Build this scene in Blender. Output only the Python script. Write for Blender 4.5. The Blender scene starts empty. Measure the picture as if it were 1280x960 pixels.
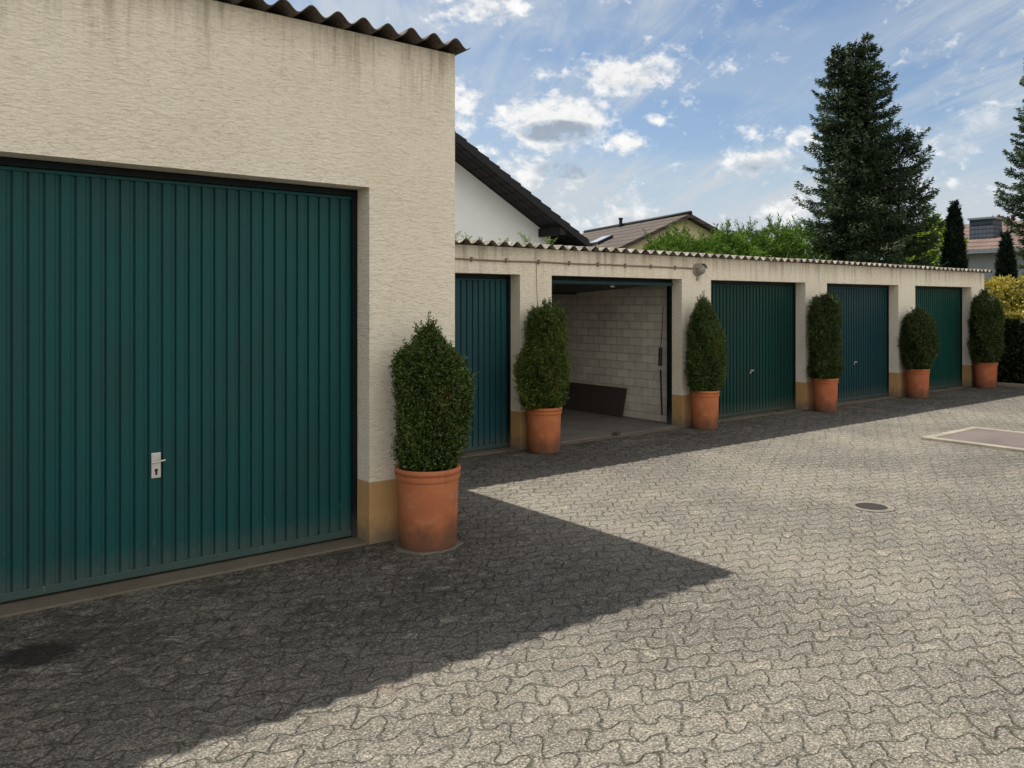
import bpy, bmesh, math, random
import numpy as np
from mathutils import Matrix, Vector

R = math.radians
PI = math.pi
C = bpy.context.scene.collection
S = bpy.context.scene

# ------------------------------------------------------------------ camera
cam = bpy.data.cameras.new('camera')
cam.sensor_width = 36
cam.lens = 28.97
cam.shift_y = -0.0781
cam.clip_start = 0.05
cam.clip_end = 2000
co = bpy.data.objects.new('camera', cam)
C.objects.link(co)
co.location = (0, 0, 1.75)
co.rotation_euler = (R(90), 0, R(-38.07))
S.camera = co

# ------------------------------------------------------------------ light
EV = 1.0
SUN = Vector((-0.203, 0.515, 1.0)).normalized()
SUN_EL = math.asin(SUN.z)
SUN_AZ = math.atan2(SUN.x, SUN.y)
SKY_STRENGTH = 0.060
sl = bpy.data.lights.new('sun', 'SUN')
sl.energy = 3.4
sl.angle = R(0.53)
sl.color = (1.0, 0.955, 0.88)
so = bpy.data.objects.new('sun', sl)
C.objects.link(so)
so.rotation_euler = (-SUN).to_track_quat('-Z', 'Y').to_euler()
so.location = (0, 0, 30)

S.view_settings.view_transform = 'Standard'
S.view_settings.look = 'None'
S.view_settings.exposure = EV
S.view_settings.gamma = 1
S.view_settings.use_curve_mapping = False
S.cycles.use_denoising = True
S.cycles.max_bounces = 8


# ------------------------------------------------------------------ node expressions
class N:
    """a float expression in a node tree"""
    nt = None

    def __init__(s, sock):
        s.s = sock

    @staticmethod
    def m(op, *a, clamp=False):
        n = N.nt.nodes.new('ShaderNodeMath')
        n.operation = op
        n.use_clamp = clamp
        for i, v in enumerate(a):
            if isinstance(v, N):
                N.nt.links.new(v.s, n.inputs[i])
            else:
                n.inputs[i].default_value = v
        return N(n.outputs[0])

    def __add__(s, o): return N.m('ADD', s, o)
    def __radd__(s, o): return N.m('ADD', o, s)
    def __sub__(s, o): return N.m('SUBTRACT', s, o)
    def __rsub__(s, o): return N.m('SUBTRACT', o, s)
    def __mul__(s, o): return N.m('MULTIPLY', s, o)
    def __rmul__(s, o): return N.m('MULTIPLY', o, s)
    def __truediv__(s, o): return N.m('DIVIDE', s, o)


def sin(x): return N.m('SINE', x)
def cos(x): return N.m('COSINE', x)
def floor(x): return N.m('FLOOR', x)
def frac(x): return N.m('FRACT', x)
def nabs(x): return N.m('ABSOLUTE', x)
def nmin(a, b): return N.m('MINIMUM', a, b)
def nmax(a, b): return N.m('MAXIMUM', a, b)
def clamp(x): return N.m('ADD', x, 0.0, clamp=True)


def smooth(x, a, b, lo=0.0, hi=1.0):
    n = N.nt.nodes.new('ShaderNodeMapRange')
    n.interpolation_type = 'SMOOTHSTEP'
    N.nt.links.new(x.s, n.inputs['Value'])
    n.inputs['From Min'].default_value = a
    n.inputs['From Max'].default_value = b
    n.inputs['To Min'].default_value = lo
    n.inputs['To Max'].default_value = hi
    return N(n.outputs['Result'])


def vec(x, y, z):
    n = N.nt.nodes.new('ShaderNodeCombineXYZ')
    for i, v in enumerate((x, y, z)):
        if isinstance(v, N):
            N.nt.links.new(v.s, n.inputs[i])
        else:
            n.inputs[i].default_value = v
    return n.outputs[0]


def coords(kind='Object'):
    t = N.nt.nodes.new('ShaderNodeTexCoord')
    x = N.nt.nodes.new('ShaderNodeSeparateXYZ')
    N.nt.links.new(t.outputs[kind], x.inputs[0])
    return N(x.outputs[0]), N(x.outputs[1]), N(x.outputs[2])


def noise(v, scale, detail=3, rough=0.55, dist=0.0):
    n = N.nt.nodes.new('ShaderNodeTexNoise')
    N.nt.links.new(v, n.inputs['Vector'])
    n.inputs['Scale'].default_value = scale
    n.inputs['Detail'].default_value = detail
    n.inputs['Roughness'].default_value = rough
    n.inputs['Distortion'].default_value = dist
    return N(n.outputs['Fac'])


def white(v):
    n = N.nt.nodes.new('ShaderNodeTexWhiteNoise')
    N.nt.links.new(v, n.inputs['Vector'])
    return N(n.outputs['Value'])


def mixc(f, a, b, mode='MIX'):
    n = N.nt.nodes.new('ShaderNodeMix')
    n.data_type = 'RGBA'
    n.blend_type = mode
    if isinstance(f, N):
        N.nt.links.new(f.s, n.inputs[0])
    else:
        n.inputs[0].default_value = f
    for i, v in ((6, a), (7, b)):
        if isinstance(v, tuple):
            n.inputs[i].default_value = v if len(v) == 4 else (*v, 1)
        else:
            N.nt.links.new(v, n.inputs[i])
    return n.outputs[2]


def grey(f):
    n = N.nt.nodes.new('ShaderNodeCombineColor')
    for i in range(3):
        N.nt.links.new(f.s, n.inputs[i])
    return n.outputs[0]


def scalec(col, f):
    return mixc(1.0, col, grey(f), 'MULTIPLY')


# ------------------------------------------------------------------ world: sky with clouds
w = bpy.data.worlds.new('World')
S.world = w
w.use_nodes = True
N.nt = w.node_tree
N.nt.nodes.clear()
sky = N.nt.nodes.new('ShaderNodeTexSky')
sky.sky_type = 'NISHITA'
sky.sun_disc = False
sky.sun_elevation = SUN_EL
sky.sun_rotation = SUN_AZ
sky.air_density = 1.0
sky.dust_density = 0.6
sky.ozone_density = 1.6
dx, dy, dz = coords('Generated')
az = N.m('ARCTAN2', dx, dy)
el = N.m('ARCSINE', dz)
tc = N.nt.nodes.new('ShaderNodeTexCoord')
dirv = tc.outputs['Generated']
# planar projection for the high thin cloud
inv = N.m('DIVIDE', 1.0, nmax(dz + 0.12, 0.05))
px, py = dx * inv, dy * inv
ca, sa = math.cos(R(62)), math.sin(R(62))
cu, cv = px * ca + py * sa, py * ca - px * sa
cir = noise(vec(cu * 0.55, cv * 1.9, 3.1), 1.0, 7, 0.6, 0.6)
cir2 = noise(vec(px, py, 8.4), 0.9, 6, 0.6, 0.3)
fine = noise(vec(cu * 2.2, cv * 9.0, 1.7), 1.0, 5, 0.65, 0.8)


def blobs(L):
    tot = None
    for a0, e0, wa, we, amp in L:
        da = (az - a0) / wa
        de = (el - e0) / we
        v = clamp(1.0 - (da * da + de * de) * 0.55) * amp
        tot = v if tot is None else nmax(tot, v)
    return tot


HOLES = [(0.8656, 0.2063, 0.1089, 0.0326, 0.9), (1.1511, 0.2318, 0.0552, 0.0362, 0.7), (0.9657, 0.3305, 0.1025, 0.0206, 0.5), (0.7996, 0.2986, 0.1393, 0.0175, 0.35), (1.2063, 0.2601, 0.0417, 0.0385, 0.4), (0.8934, 0.2938, 0.0545, 0.0138, 0.5), (1.0264, 0.1884, 0.05, 0.0262, 0.4)]
CUMULUS = [(0.713, 0.2150, 0.0694, 0.0330, 1.25), (0.8015, 0.2693, 0.0566, 0.0222, 1.15), (0.6237, 0.3463, 0.0534, 0.0188, 1), (0.6043, 0.2359, 0.0252, 0.0309, 0.9), (0.8091, 0.1898, 0.0284, 0.0148, 0.85), (0.6742, 0.1655, 0.06, 0.0263, 0.7), (0.9523, 0.1696, 0.0388, 0.0163, 0.9), (0.955, 0.1929, 0.0353, 0.0116, 0.75), (1.0024, 0.1068, 0.0384, 0.0162, 0.8), (0.7197, 0.2687, 0.0309, 0.0107, 0.55), (1.0076, 0.1862, 0.029, 0.014, 0.7), (0.8375, 0.2165, 0.0094, 0.0064, 0.42), (0.7226, 0.1586, 0.0482, 0.0188, 0.55), (1.1006, 0.1226, 0.0618, 0.0216, 0.35), (0.7804, 0.1133, 0.0571, 0.0171, 0.35)]
UNDERS = [(0.7200, 0.2060, 0.0430, 0.0125, 1.1), (0.7304, 0.1613, 0.0385, 0.0132, 0.7), (0.9568, 0.1586, 0.03, 0.0081, 0.6), (0.8091, 0.2583, 0.0378, 0.0081, 0.35)]

K = 2.0 ** -EV                       # display value -> radiance
skyc = N.nt.nodes.new('ShaderNodeMix')
skyc.data_type = 'RGBA'
skyc.blend_type = 'MULTIPLY'
skyc.inputs[0].default_value = 1
N.nt.links.new(sky.outputs[0], skyc.inputs[6])
skyc.inputs[7].default_value = (SKY_STRENGTH, SKY_STRENGTH, SKY_STRENGTH, 1)
base = skyc.outputs[2]
# thin high cloud everywhere, thicker low down, with more added behind as wall fill
back = smooth(dy * -1.0, -0.1, 0.8)
veil = smooth(cir * 0.6 + cir2 * 0.4 + (fine - 0.5) * 0.42, 0.40, 0.66) * 0.72 + 0.20
low = smooth(el, 0.24, 0.02) * 0.55
veil = clamp(veil + low + back * 0.45 - blobs(HOLES) * 0.50)
c1 = mixc(veil, base, (0.58 * K, 0.64 * K, 0.70 * K))
# broad unseen cloud behind the photographer, added to brighten the shaded walls
fill_cloud = smooth(cir2 + back * 0.22, 0.50, 0.72) * back
c1 = mixc(fill_cloud, c1, (1.40 * K, 1.34 * K, 1.24 * K))
# cumulus
nb = noise(vec(dx, dy, dz * 1.5), 24.0, 9, 0.60, 0.25)
nb3 = noise(vec(dx, dy, dz * 1.4), 62.0, 7, 0.62, 0.3)
nb2 = noise(dirv, 9.0, 4, 0.5, 0.0)
dens = nmax(blobs(CUMULUS), blobs(UNDERS) * 0.85) * 0.95 + (nb - 0.5) * 2.5 + (nb3 - 0.5) * 2.0 + (nb2 - 0.5) * 0.7
dens = nmax(dens, ((nb2 - 0.5) * 3.2 + (nb - 0.5) * 2.6 + 0.10) * smooth(nabs(el - 0.13), 0.11, 0.02))
cmask = smooth(dens, 0.18, 1.02)
und = clamp(blobs(UNDERS) * (1.05 + (nb - 0.5) * 2.6 + (nb3 - 0.5) * 1.6))
ccol = mixc(smooth(und, 0.18, 0.70), (0.93 * K, 0.93 * K, 0.92 * K), (0.37 * K, 0.43 * K, 0.51 * K))
ccol = scalec(ccol, 0.64 + nb * 0.40 + nb3 * 0.28)
c2 = mixc(cmask * 0.96, c1, ccol)
bg = N.nt.nodes.new('ShaderNodeBackground')
N.nt.links.new(c2, bg.inputs[0])
bg.inputs[1].default_value = 1.0
wo = N.nt.nodes.new('ShaderNodeOutputWorld')
N.nt.links.new(bg.outputs[0], wo.inputs[0])


# ------------------------------------------------------------------ materials
def mat(name, fn):
    m = bpy.data.materials.new(name)
    m.use_nodes = True
    N.nt = m.node_tree
    N.nt.nodes.clear()
    out = N.nt.nodes.new('ShaderNodeOutputMaterial')
    b = N.nt.nodes.new('ShaderNodeBsdfPrincipled')
    N.nt.links.new(b.outputs[0], out.inputs[0])
    b.inputs['Specular IOR Level'].default_value = 0.3
    col, rough, h, dist = fn(b)
    if isinstance(col, tuple):
        b.inputs['Base Color'].default_value = (*col, 1)
    else:
        N.nt.links.new(col, b.inputs['Base Color'])
    if isinstance(rough, N):
        N.nt.links.new(rough.s, b.inputs['Roughness'])
    else:
        b.inputs['Roughness'].default_value = rough
    if h is not None:
        bu = N.nt.nodes.new('ShaderNodeBump')
        bu.inputs['Strength'].default_value = 1.0
        bu.inputs['Distance'].default_value = dist
        N.nt.links.new(h.s, bu.inputs['Height'])
        N.nt.links.new(bu.outputs[0], b.inputs['Normal'])
    return m


def objv():
    t = N.nt.nodes.new('ShaderNodeTexCoord')
    return t.outputs['Object']


def plaster(base, top, streak=1.0):
    def f(b):
        x, y, z = coords()
        s = x + y * 0.9
        o = objv()
        wob = noise(o, 3.0, 3) * 0.06
        n1 = noise(vec(s * 16.0, y * 0.5, (z + wob) * 60.0), 1.0, 4, 0.66, 0.7)
        groove = smooth(n1, 0.47, 0.36)
        n2 = noise(vec(s * 30.0, y * 3.0, (z - wob) * 105.0), 1.0, 3, 0.6, 0.5)
        g2 = smooth(n2, 0.47, 0.36)
        vary = smooth(noise(o, 2.5, 3), 0.30, 0.65, 0.55, 1.0)
        gr = clamp((groove * 0.9 + g2 * 0.5) * vary)
        grain = noise(o, 160.0, 2, 0.6)
        big = noise(o, 1.1, 4, 0.6)
        c = mixc(smooth(big, 0.35, 0.7), base, tuple(v * k for v, k in zip(base, (0.95, 0.93, 0.88))))
        c = mixc(gr * 0.33, c, (0.30, 0.245, 0.17))
        c = mixc(smooth(n1, 0.55, 0.70) * 0.25, c, tuple(min(0.85, v * 1.16) for v in base))
        c = mixc(grain * 0.16, c, tuple(v * 0.75 for v in base))
        # rain streaks under the roof sheet
        st = noise(vec(s * 8.0 + (wob - 0.03) * 6.0, 0.0, z * 0.5), 1.0, 5, 0.7)
        reach = noise(vec(s * 2.3, 0.0, 0.0), 1.0, 3, 0.7)
        dep = (top - z) - reach * 0.75
        topband = smooth(dep, 0.25, -0.40)
        stain = clamp(smooth(st, 0.46, 0.70) * topband * 1.0 + smooth(z, top - 0.26, top) * 0.45)
        c = mixc(stain * 0.62 * streak, c, (0.20, 0.155, 0.10))
        # splash dirt low down
        h = n1 * 1.6 + n2 * 0.7 + grain * 0.35
        return c, 0.92, h, 0.009
    return f


def paint_smooth(base, var=0.12, bump=0.0012, rough=0.85, dirt=(0.10, 0.09, 0.07), ground=0.0):
    def f(b):
        x, y, z = coords()
        o = objv()
        n = noise(o, 4.0, 5, 0.6)
        g = noise(o, 90.0, 3, 0.6)
        c = mixc(smooth(n, 0.3, 0.75) * var * 2.0, base, tuple(v * 0.6 for v in base))
        if ground > 0:
            lim = noise(o, 14.0, 4, 0.6)
            d = clamp(smooth(z - lim * ground, ground * 0.35, -ground * 0.55))
            c = mixc(d * 0.85, c, dirt)
        return c, rough, g + n * 0.5, bump
    return f


def steel(base, rough=0.42, low=0.0):
    def f(b):
        b.inputs['Specular IOR Level'].default_value = 0.14
        x, y, z = coords()
        o = objv()
        n = noise(vec(x * 1.2, y, z * 0.5), 2.0, 4, 0.6)
        m = noise(o, 40.0, 3, 0.7)
        c = mixc(smooth(n, 0.35, 0.7), base, (base[0] * 1.2 + 0.003, base[1] * 0.88, base[2] * 0.90))
        c = mixc(smooth(noise(vec(x * 26.0, y, z * 0.8), 1.0, 4, 0.7), 0.55, 0.75) * 0.16, c, (0.040, 0.085, 0.084))
        scr = smooth(noise(vec(x * 60.0, y, z * 9.0), 1.0, 3), 0.70, 0.76) * smooth(z, 0.42, 0.12)
        c = mixc(scr * 0.55, c, (0.25, 0.30, 0.29))
        dust = smooth(z - m * 0.25, 0.14, -0.08) * 0.4
        c = mixc(dust, c, (0.10, 0.10, 0.085))
        return c, smooth(m, 0.3, 0.7, rough - 0.06, rough + 0.14), n * 0.6 + m * 0.05, 0.0022
    return f


def pavers(b):
    x, y, z = coords()
    o = objv()
    A = R(-24)
    c, s = math.cos(A), math.sin(A)
    u = x * c + y * s
    v = y * c - x * s
    wob = noise(o, 1.3, 4, 0.6)
    wob2 = noise(o, 1.7, 4, 0.6, 0.4)
    wob3 = noise(o, 7.0, 3, 0.6)
    wob4 = noise(o, 8.0, 3, 0.6, 0.3)
    u = u + (wob - 0.5) * 0.22 + (wob3 - 0.5) * 0.075
    v = v + (wob2 - 0.5) * 0.22 + (wob4 - 0.5) * 0.075
    La, W, a = 0.200, 0.134, 0.165
    g = v / W + cos(u * (2 * PI / La)) * cos(v * (PI / W)) * a
    k = floor(g)
    fg = frac(g)
    hh = u / La - (k - floor(k * 0.5) * 2.0) * 0.5 + sin(fg * 2 * PI) * 0.09
    m = floor(hh)
    fh = frac(hh)
    dg = nmin(fg, 1.0 - fg) * W
    dh = nmin(fh, 1.0 - fh) * La
    d = nmin(dg, dh)
    chip = noise(o, 42.0, 4, 0.65)
    dd = d - (chip - 0.44) * 0.014
    jw = noise(o, 4.0, 3, 0.6)
    joint = clamp(smooth(dd, 0.0002, 0.0034, 1.0, 0.0) * smooth(jw, 0.40, 0.60, 0.06, 0.9))
    rnd = white(vec(k, m, 0.0))
    rnd2 = white(vec(k, m, 5.0))
    speck = noise(o, 85.0, 4, 0.8)
    speck2 = noise(o, 36.0, 4, 0.8)
    patch = noise(o, 9.0, 5, 0.65, 0.5)
    macro = noise(o, 0.55, 5, 0.6)
    macro2 = noise(o, 1.6, 4, 0.6)
    col = mixc(smooth(macro, 0.38, 0.62), (0.205, 0.186, 0.152), (0.112, 0.103, 0.088))
    col = mixc(smooth(macro2, 0.50, 0.64) * 0.5, col, (0.088, 0.081, 0.070))
    col = mixc(rnd * 0.35, col, (0.118, 0.104, 0.084))
    col = mixc(smooth(rnd2, 0.90, 0.96) * 0.22, col, (0.24, 0.205, 0.15))
    # worn pale skin left on the stone heads
    worn = smooth(patch + (rnd2 - 0.5) * 0.07 + (speck2 - 0.5) * 0.5, 0.60, 0.70)
    col = mixc(worn * 0.62, col, (0.36, 0.315, 0.24))
    col = mixc(smooth(patch + (speck2 - 0.5) * 0.4, 0.46, 0.32) * 0.45, col, (0.075, 0.067, 0.055))
    # exposed grit
    col = mixc(smooth(speck, 0.49, 0.41) * 0.85, col, (0.040, 0.035, 0.027))
    col = mixc(smooth(speck, 0.53, 0.62) * 0.80, col, (0.47, 0.415, 0.33))
    col = mixc(smooth(speck2, 0.55, 0.64) * 0.50, col, (0.38, 0.335, 0.265))
    col = mixc(smooth(speck2, 0.45, 0.36) * 0.50, col, (0.06, 0.053, 0.042))
    
    # joints: dirt and moss
    moss = smooth(noise(o, 2.3, 4, 0.65), 0.54, 0.68) * smooth(d, 0.016, 0.002)
    col = mixc(moss * 0.55, col, (0.050, 0.055, 0.022))
    col = mixc(joint * 0.78, col, (0.026, 0.023, 0.015))
    # trodden and tyre dirt in front of the doors, with deeper shade painted in
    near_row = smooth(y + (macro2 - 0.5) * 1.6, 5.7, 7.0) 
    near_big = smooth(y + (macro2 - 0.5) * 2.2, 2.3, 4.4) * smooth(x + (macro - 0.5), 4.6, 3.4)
    grime_shade = clamp(nmax(near_row, near_big))
    col = mixc(grime_shade * smooth(patch * 0.6 + macro2 * 0.5 + (speck2 - 0.5) * 0.6, 0.66, 0.44, 0.18, 0.78), col, (0.034, 0.030, 0.024))
    # rust-pink blush and an oil spot
    blush = smooth(noise(o, 0.9, 4, 0.6, 0.4), 0.60, 0.74)
    col = mixc(blush * 0.22, col, (0.26, 0.17, 0.14))
    ox = (x - 0.66) / 0.22
    oy = (y - 4.70) / 0.17
    oil = smooth(ox * ox + oy * oy + (patch - 0.5) * 1.6 + (speck2 - 0.5) * 0.8, 1.35, 0.25)
    col = mixc(oil * 0.90, col, (0.014, 0.012, 0.010))
    ux = (x - 9.4) / 1.1
    uy = (y - 3.9) / 0.35
    sm = smooth(ux * ux + uy * uy + (patch - 0.5) * 1.8, 1.3, 0.2)
    col = mixc(sm * 0.38, col, (0.07, 0.062, 0.05))
    fleck = smooth(noise(o, 24.0, 3, 0.6), 0.70, 0.73)
    col = mixc(fleck * 0.55, col, (0.42, 0.39, 0.33))
    pillow = smooth(d + (chip - 0.5) * 0.010, 0.0, 0.012)
    h = pillow * 0.9 + (rnd - 0.5) * 0.7 + (fg - 0.5) * (rnd2 - 0.5) * 1.3 + (fh - 0.5) * (rnd - 0.5) * 1.3 + speck * 0.35 + speck2 * 0.55 + patch * 1.2 + chip * 0.5 * pillow
    return col, 0.95, h, 0.0095


def concrete(base, sc=1.0, bump=0.003):
    def f(b):
        o = objv()
        n = noise(o, 2.2 * sc, 6, 0.65)
        g = noise(o, 120.0, 3, 0.7)
        c = mixc(smooth(n, 0.3, 0.7), base, tuple(v * 0.68 for v in base))
        c = mixc(smooth(g, 0.5, 0.35) * 0.4, c, tuple(v * 0.5 for v in base))
        return c, 0.92, g + n, bump
    return f


def blockwork(b):
    x, y, z = coords()
    o = objv()
    n = N.nt.nodes.new('ShaderNodeTexBrick')
    N.nt.links.new(vec(y, z, 0.0), n.inputs['Vector'])
    n.inputs['Scale'].default_value = 1.0
    n.inputs['Brick Width'].default_value = 0.26
    n.inputs['Row Height'].default_value = 0.124
    n.inputs['Mortar Size'].default_value = 0.006
    n.inputs['Mortar Smooth'].default_value = 0.4
    n.inputs['Color1'].default_value = (0.70, 0.65, 0.57, 1)
    n.inputs['Color2'].default_value = (0.60, 0.555, 0.485, 1)
    n.inputs['Mortar'].default_value = (0.48, 0.44, 0.38, 1)
    g = noise(o, 3.0, 5, 0.6)
    c = mixc(smooth(g, 0.4, 0.7) * 0.35, n.outputs['Color'], (0.26, 0.235, 0.20))
    return c, 0.92, (1.0 - N(n.outputs['Fac'])) + g * 0.3, 0.006


def cement_sheet(b):
    x, y, z = coords()
    o = objv()
    n = noise(o, 5.0, 6, 0.68)
    l = noise(o, 22.0, 4, 0.65, 0.5)
    c = mixc(smooth(n, 0.32, 0.68), (0.31, 0.28, 0.235), (0.15, 0.125, 0.10))
    c = mixc(smooth(l, 0.50, 0.60) * 0.8, c, (0.050, 0.043, 0.030))
    c = mixc(smooth(noise(o, 31.0, 3), 0.64, 0.70) * 0.6, c, (0.42, 0.40, 0.33))
    return c, 0.95, n + l * 0.6, 0.004


def dark_sheet(b):
    o = objv()
    n = noise(o, 6.0, 6, 0.68)
    l = noise(o, 26.0, 4, 0.65, 0.5)
    c = mixc(smooth(n, 0.3, 0.7), (0.140, 0.115, 0.092), (0.070, 0.060, 0.050))
    c = mixc(smooth(l, 0.52, 0.64) * 0.7, c, (0.030, 0.026, 0.020))
    return c, 0.95, n + l * 0.6, 0.004


def terracotta(base):
    def f(b):
        x, y, z = coords()
        o = objv()
        n = noise(o, 6.0, 5, 0.6)
        g = noise(o, 60.0, 3, 0.6)
        c = mixc(smooth(n, 0.35, 0.7) * 0.5, base, tuple(v * k for v, k in zip(base, (0.80, 0.72, 0.70))))
        lime = smooth(noise(vec(x * 5.0, y * 5.0, z * 9.0), 1.0, 5, 0.7), 0.52, 0.70)
        c = mixc(lime * 0.20, c, (0.62, 0.42, 0.30))
        run = noise(vec(x * 14.0, y * 14.0, z * 0.8), 1.0, 4, 0.6)
        c = mixc(smooth(run, 0.56, 0.72) * 0.35, c, tuple(v * 0.55 for v in base))
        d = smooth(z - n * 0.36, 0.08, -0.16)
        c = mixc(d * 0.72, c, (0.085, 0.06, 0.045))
        return c, 0.82, g + n, 0.0016
    return f


def leaf(dark, light, spec=0.25, rough=0.55, trans=0.25, dead=None):
    """tones differ from leaf to leaf: the per-leaf 'tone' attribute runs 0..1"""
    def f(b):
        a = N.nt.nodes.new('ShaderNodeAttribute')
        a.attribute_name = 'tone'
        t = N(a.outputs['Fac'])
        c = mixc(t, dark, light)
        if dead:                     # withered leaves carry a tone of 1
            c = mixc(smooth(t, 0.985, 0.995), c, dead)
        b.inputs['Specular IOR Level'].default_value = spec
        if trans > 0:
            tr = N.nt.nodes.new('ShaderNodeBsdfTranslucent')
            N.nt.links.new(c, tr.inputs['Color'])
            mx = N.nt.nodes.new('ShaderNodeMixShader')
            mx.inputs[0].default_value = trans
            out = [n for n in N.nt.nodes if n.type == 'OUTPUT_MATERIAL'][0]
            N.nt.links.new(b.outputs[0], mx.inputs[1])
            N.nt.links.new(tr.outputs[0], mx.inputs[2])
            N.nt.links.new(mx.outputs[0], out.inputs[0])
        return c, rough, None, 0
    return f


def flat(base, rough=0.6, metal=0.0, var=0.15):
    def f(b):
        b.inputs['Metallic'].default_value = metal
        o = objv()
        n = noise(o, 18.0, 4, 0.6)
        c = mixc(smooth(n, 0.3, 0.7) * var * 2, base, tuple(v * 0.62 for v in base))
        return c, rough, n, 0.0006
    return f


def rooftiles(a, bcol, sy=0.34, sx=0.22, bump=0.03):
    """interlocking tiles: courses by the height on the slope, tones tile by tile"""
    def f(b):
        x, y, z = coords()
        o = objv()
        r = z / (sy * 0.46)
        k = floor(r)
        fr = frac(r)
        q = y / sx
        m = floor(q)
        t = white(vec(k, m, 2.0))
        n = noise(o, 3.0, 4, 0.6)
        c = mixc(t * 0.6 + n * 0.4, a, bcol)
        gap = smooth(fr, 0.05, 0.34, 1.0, 0.0)
        c = mixc(gap * 0.85, c, tuple(v * 0.30 for v in a))
        roll = sin(q * 2 * PI)
        return c, 0.85, fr * -1.0 + roll * 0.5, bump
    return f


CREAM = (0.87, 0.80, 0.665)
M = {}
M['plaster_big'] = mat('cream_scraped_plaster', plaster(CREAM, 3.70))
M['plaster_row'] = mat('cream_plaster_low', plaster((0.86, 0.785, 0.645), 2.42, 1.0))
M['plinth'] = mat('ochre_plinth_paint', paint_smooth((0.50, 0.305, 0.130), 0.16, 0.002, 0.85, (0.17, 0.14, 0.10), 0.27))
M['door_teal'] = mat('teal_door_paint', steel((0.008, 0.066, 0.066)))
M['door_bluegreen'] = mat('blue_green_door_paint', steel((0.013, 0.064, 0.074)))
M['door_dark'] = mat('dark_green_door_paint', steel((0.005, 0.040, 0.033)))
M['door_blue'] = mat('petrol_door_paint', steel((0.008, 0.044, 0.052)))
M['door_green'] = mat('bottle_green_door_paint', steel((0.005, 0.052, 0.042)))
M['frame'] = mat('dark_frame_paint', steel((0.003, 0.010, 0.011)))
M['rail_dark'] = mat('dim_teal_rail_paint', steel((0.005, 0.030, 0.030)))
M['steel'] = mat('satin_aluminium', flat((0.62, 0.60, 0.56), 0.38, 0.6))
M['black'] = mat('black_plastic', flat((0.012, 0.012, 0.012), 0.5))
M['sheet'] = mat('weathered_cement_sheet', cement_sheet)
M['darksheet'] = mat('old_brown_cement_sheet', dark_sheet)
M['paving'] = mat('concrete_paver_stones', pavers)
M['concrete'] = mat('grey_brown_concrete', concrete((0.16, 0.135, 0.10)))
M['pale_concrete'] = mat('pale_concrete', concrete((0.31, 0.27, 0.21)))
M['floor'] = mat('garage_floor_concrete', concrete((0.18, 0.165, 0.145)))
M['blocks'] = mat('white_painted_blocks', blockwork)
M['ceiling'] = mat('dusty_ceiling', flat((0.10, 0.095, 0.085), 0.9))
M['board'] = mat('dark_board', flat((0.055, 0.045, 0.038), 0.8))
M['drain_rim'] = mat('worn_drain_rim', concrete((0.20, 0.178, 0.14), 3.0, 0.002))
M['plate'] = mat('brown_grey_plate', concrete((0.150, 0.122, 0.108), 0.6, 0.001))
M['iron'] = mat('cast_iron', flat((0.10, 0.095, 0.085), 0.7, 0.0))
M['irondark'] = mat('dark_cast_iron', flat((0.045, 0.038, 0.034), 0.7, 0.0))
M['cable'] = mat('brown_conduit', flat((0.23, 0.185, 0.13), 0.7))
M['lampshell'] = mat('aged_lamp_shell', flat((0.36, 0.32, 0.255), 0.55))
M['lampglass'] = mat('dusty_lamp_glass', flat((0.27, 0.245, 0.21), 0.25))
M['soil'] = mat('potting_soil', flat((0.03, 0.022, 0.015), 0.95))
M['bark'] = mat('brown_bark', flat((0.035, 0.027, 0.020), 0.95))
M['house_white'] = mat('white_house_render', paint_smooth((0.80, 0.84, 0.84), 0.04, 0.001))
M['house_yellow'] = mat('pale_yellow_render', paint_smooth((0.66, 0.58, 0.36), 0.08, 0.001))
M['house_grey'] = mat('grey_render', paint_smooth((0.40, 0.41, 0.41), 0.12, 0.002))
M['black_roof'] = mat('black_tiles', rooftiles((0.018, 0.018, 0.021), (0.030, 0.028, 0.030)))
M['black_wood'] = mat('black_stained_wood', flat((0.008, 0.008, 0.010), 0.6))
M['brown_roof'] = mat('brown_grey_tiles', rooftiles((0.062, 0.047, 0.037), (0.105, 0.083, 0.066), 0.46))
M['red_roof'] = mat('faded_red_tiles', rooftiles((0.125, 0.080, 0.062), (0.17, 0.118, 0.094), 0.50))
M['slate'] = mat('slate_shingles', rooftiles((0.050, 0.062, 0.082), (0.078, 0.093, 0.115), 0.40, 0.16, 0.006))
M['metal_grey'] = mat('zinc_grey', flat((0.20, 0.21, 0.22), 0.5))
M['glass'] = mat('skylight_glass', flat((0.62, 0.66, 0.70), 0.10, 0.5))
M['earth'] = mat('garden_ground', concrete((0.07, 0.075, 0.035), 0.6, 0.01))
M['box_leaf'] = mat('box_leaves', leaf((0.010, 0.026, 0.006), (0.100, 0.150, 0.024), 0.35, 0.42, 0.15, (0.150, 0.085, 0.040)))
M['yew_leaf'] = mat('yew_needles', leaf((0.009, 0.022, 0.006), (0.080, 0.112, 0.022), 0.25, 0.5, 0.12, (0.130, 0.080, 0.040)))
M['yew_light'] = mat('fresh_yew_needles', leaf((0.012, 0.030, 0.007), (0.125, 0.175, 0.028), 0.25, 0.5, 0.15, (0.140, 0.085, 0.040)))
M['spruce'] = mat('blue_spruce_needles', leaf((0.014, 0.030, 0.013), (0.100, 0.140, 0.072), 0.12, 0.7, 0.1))
M['thuja'] = mat('thuja_sprays', leaf((0.018, 0.058, 0.008), (0.170, 0.285, 0.030), 0.15, 0.6, 0.3))
M['lime_leaf'] = mat('lime_green_leaves', leaf((0.070, 0.160, 0.015), (0.300, 0.420, 0.050), 0.2, 0.5, 0.5))
M['cypress'] = mat('dark_cypress_sprays', leaf((0.006, 0.014, 0.009), (0.022, 0.038, 0.022), 0.1, 0.7, 0.05))
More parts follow.
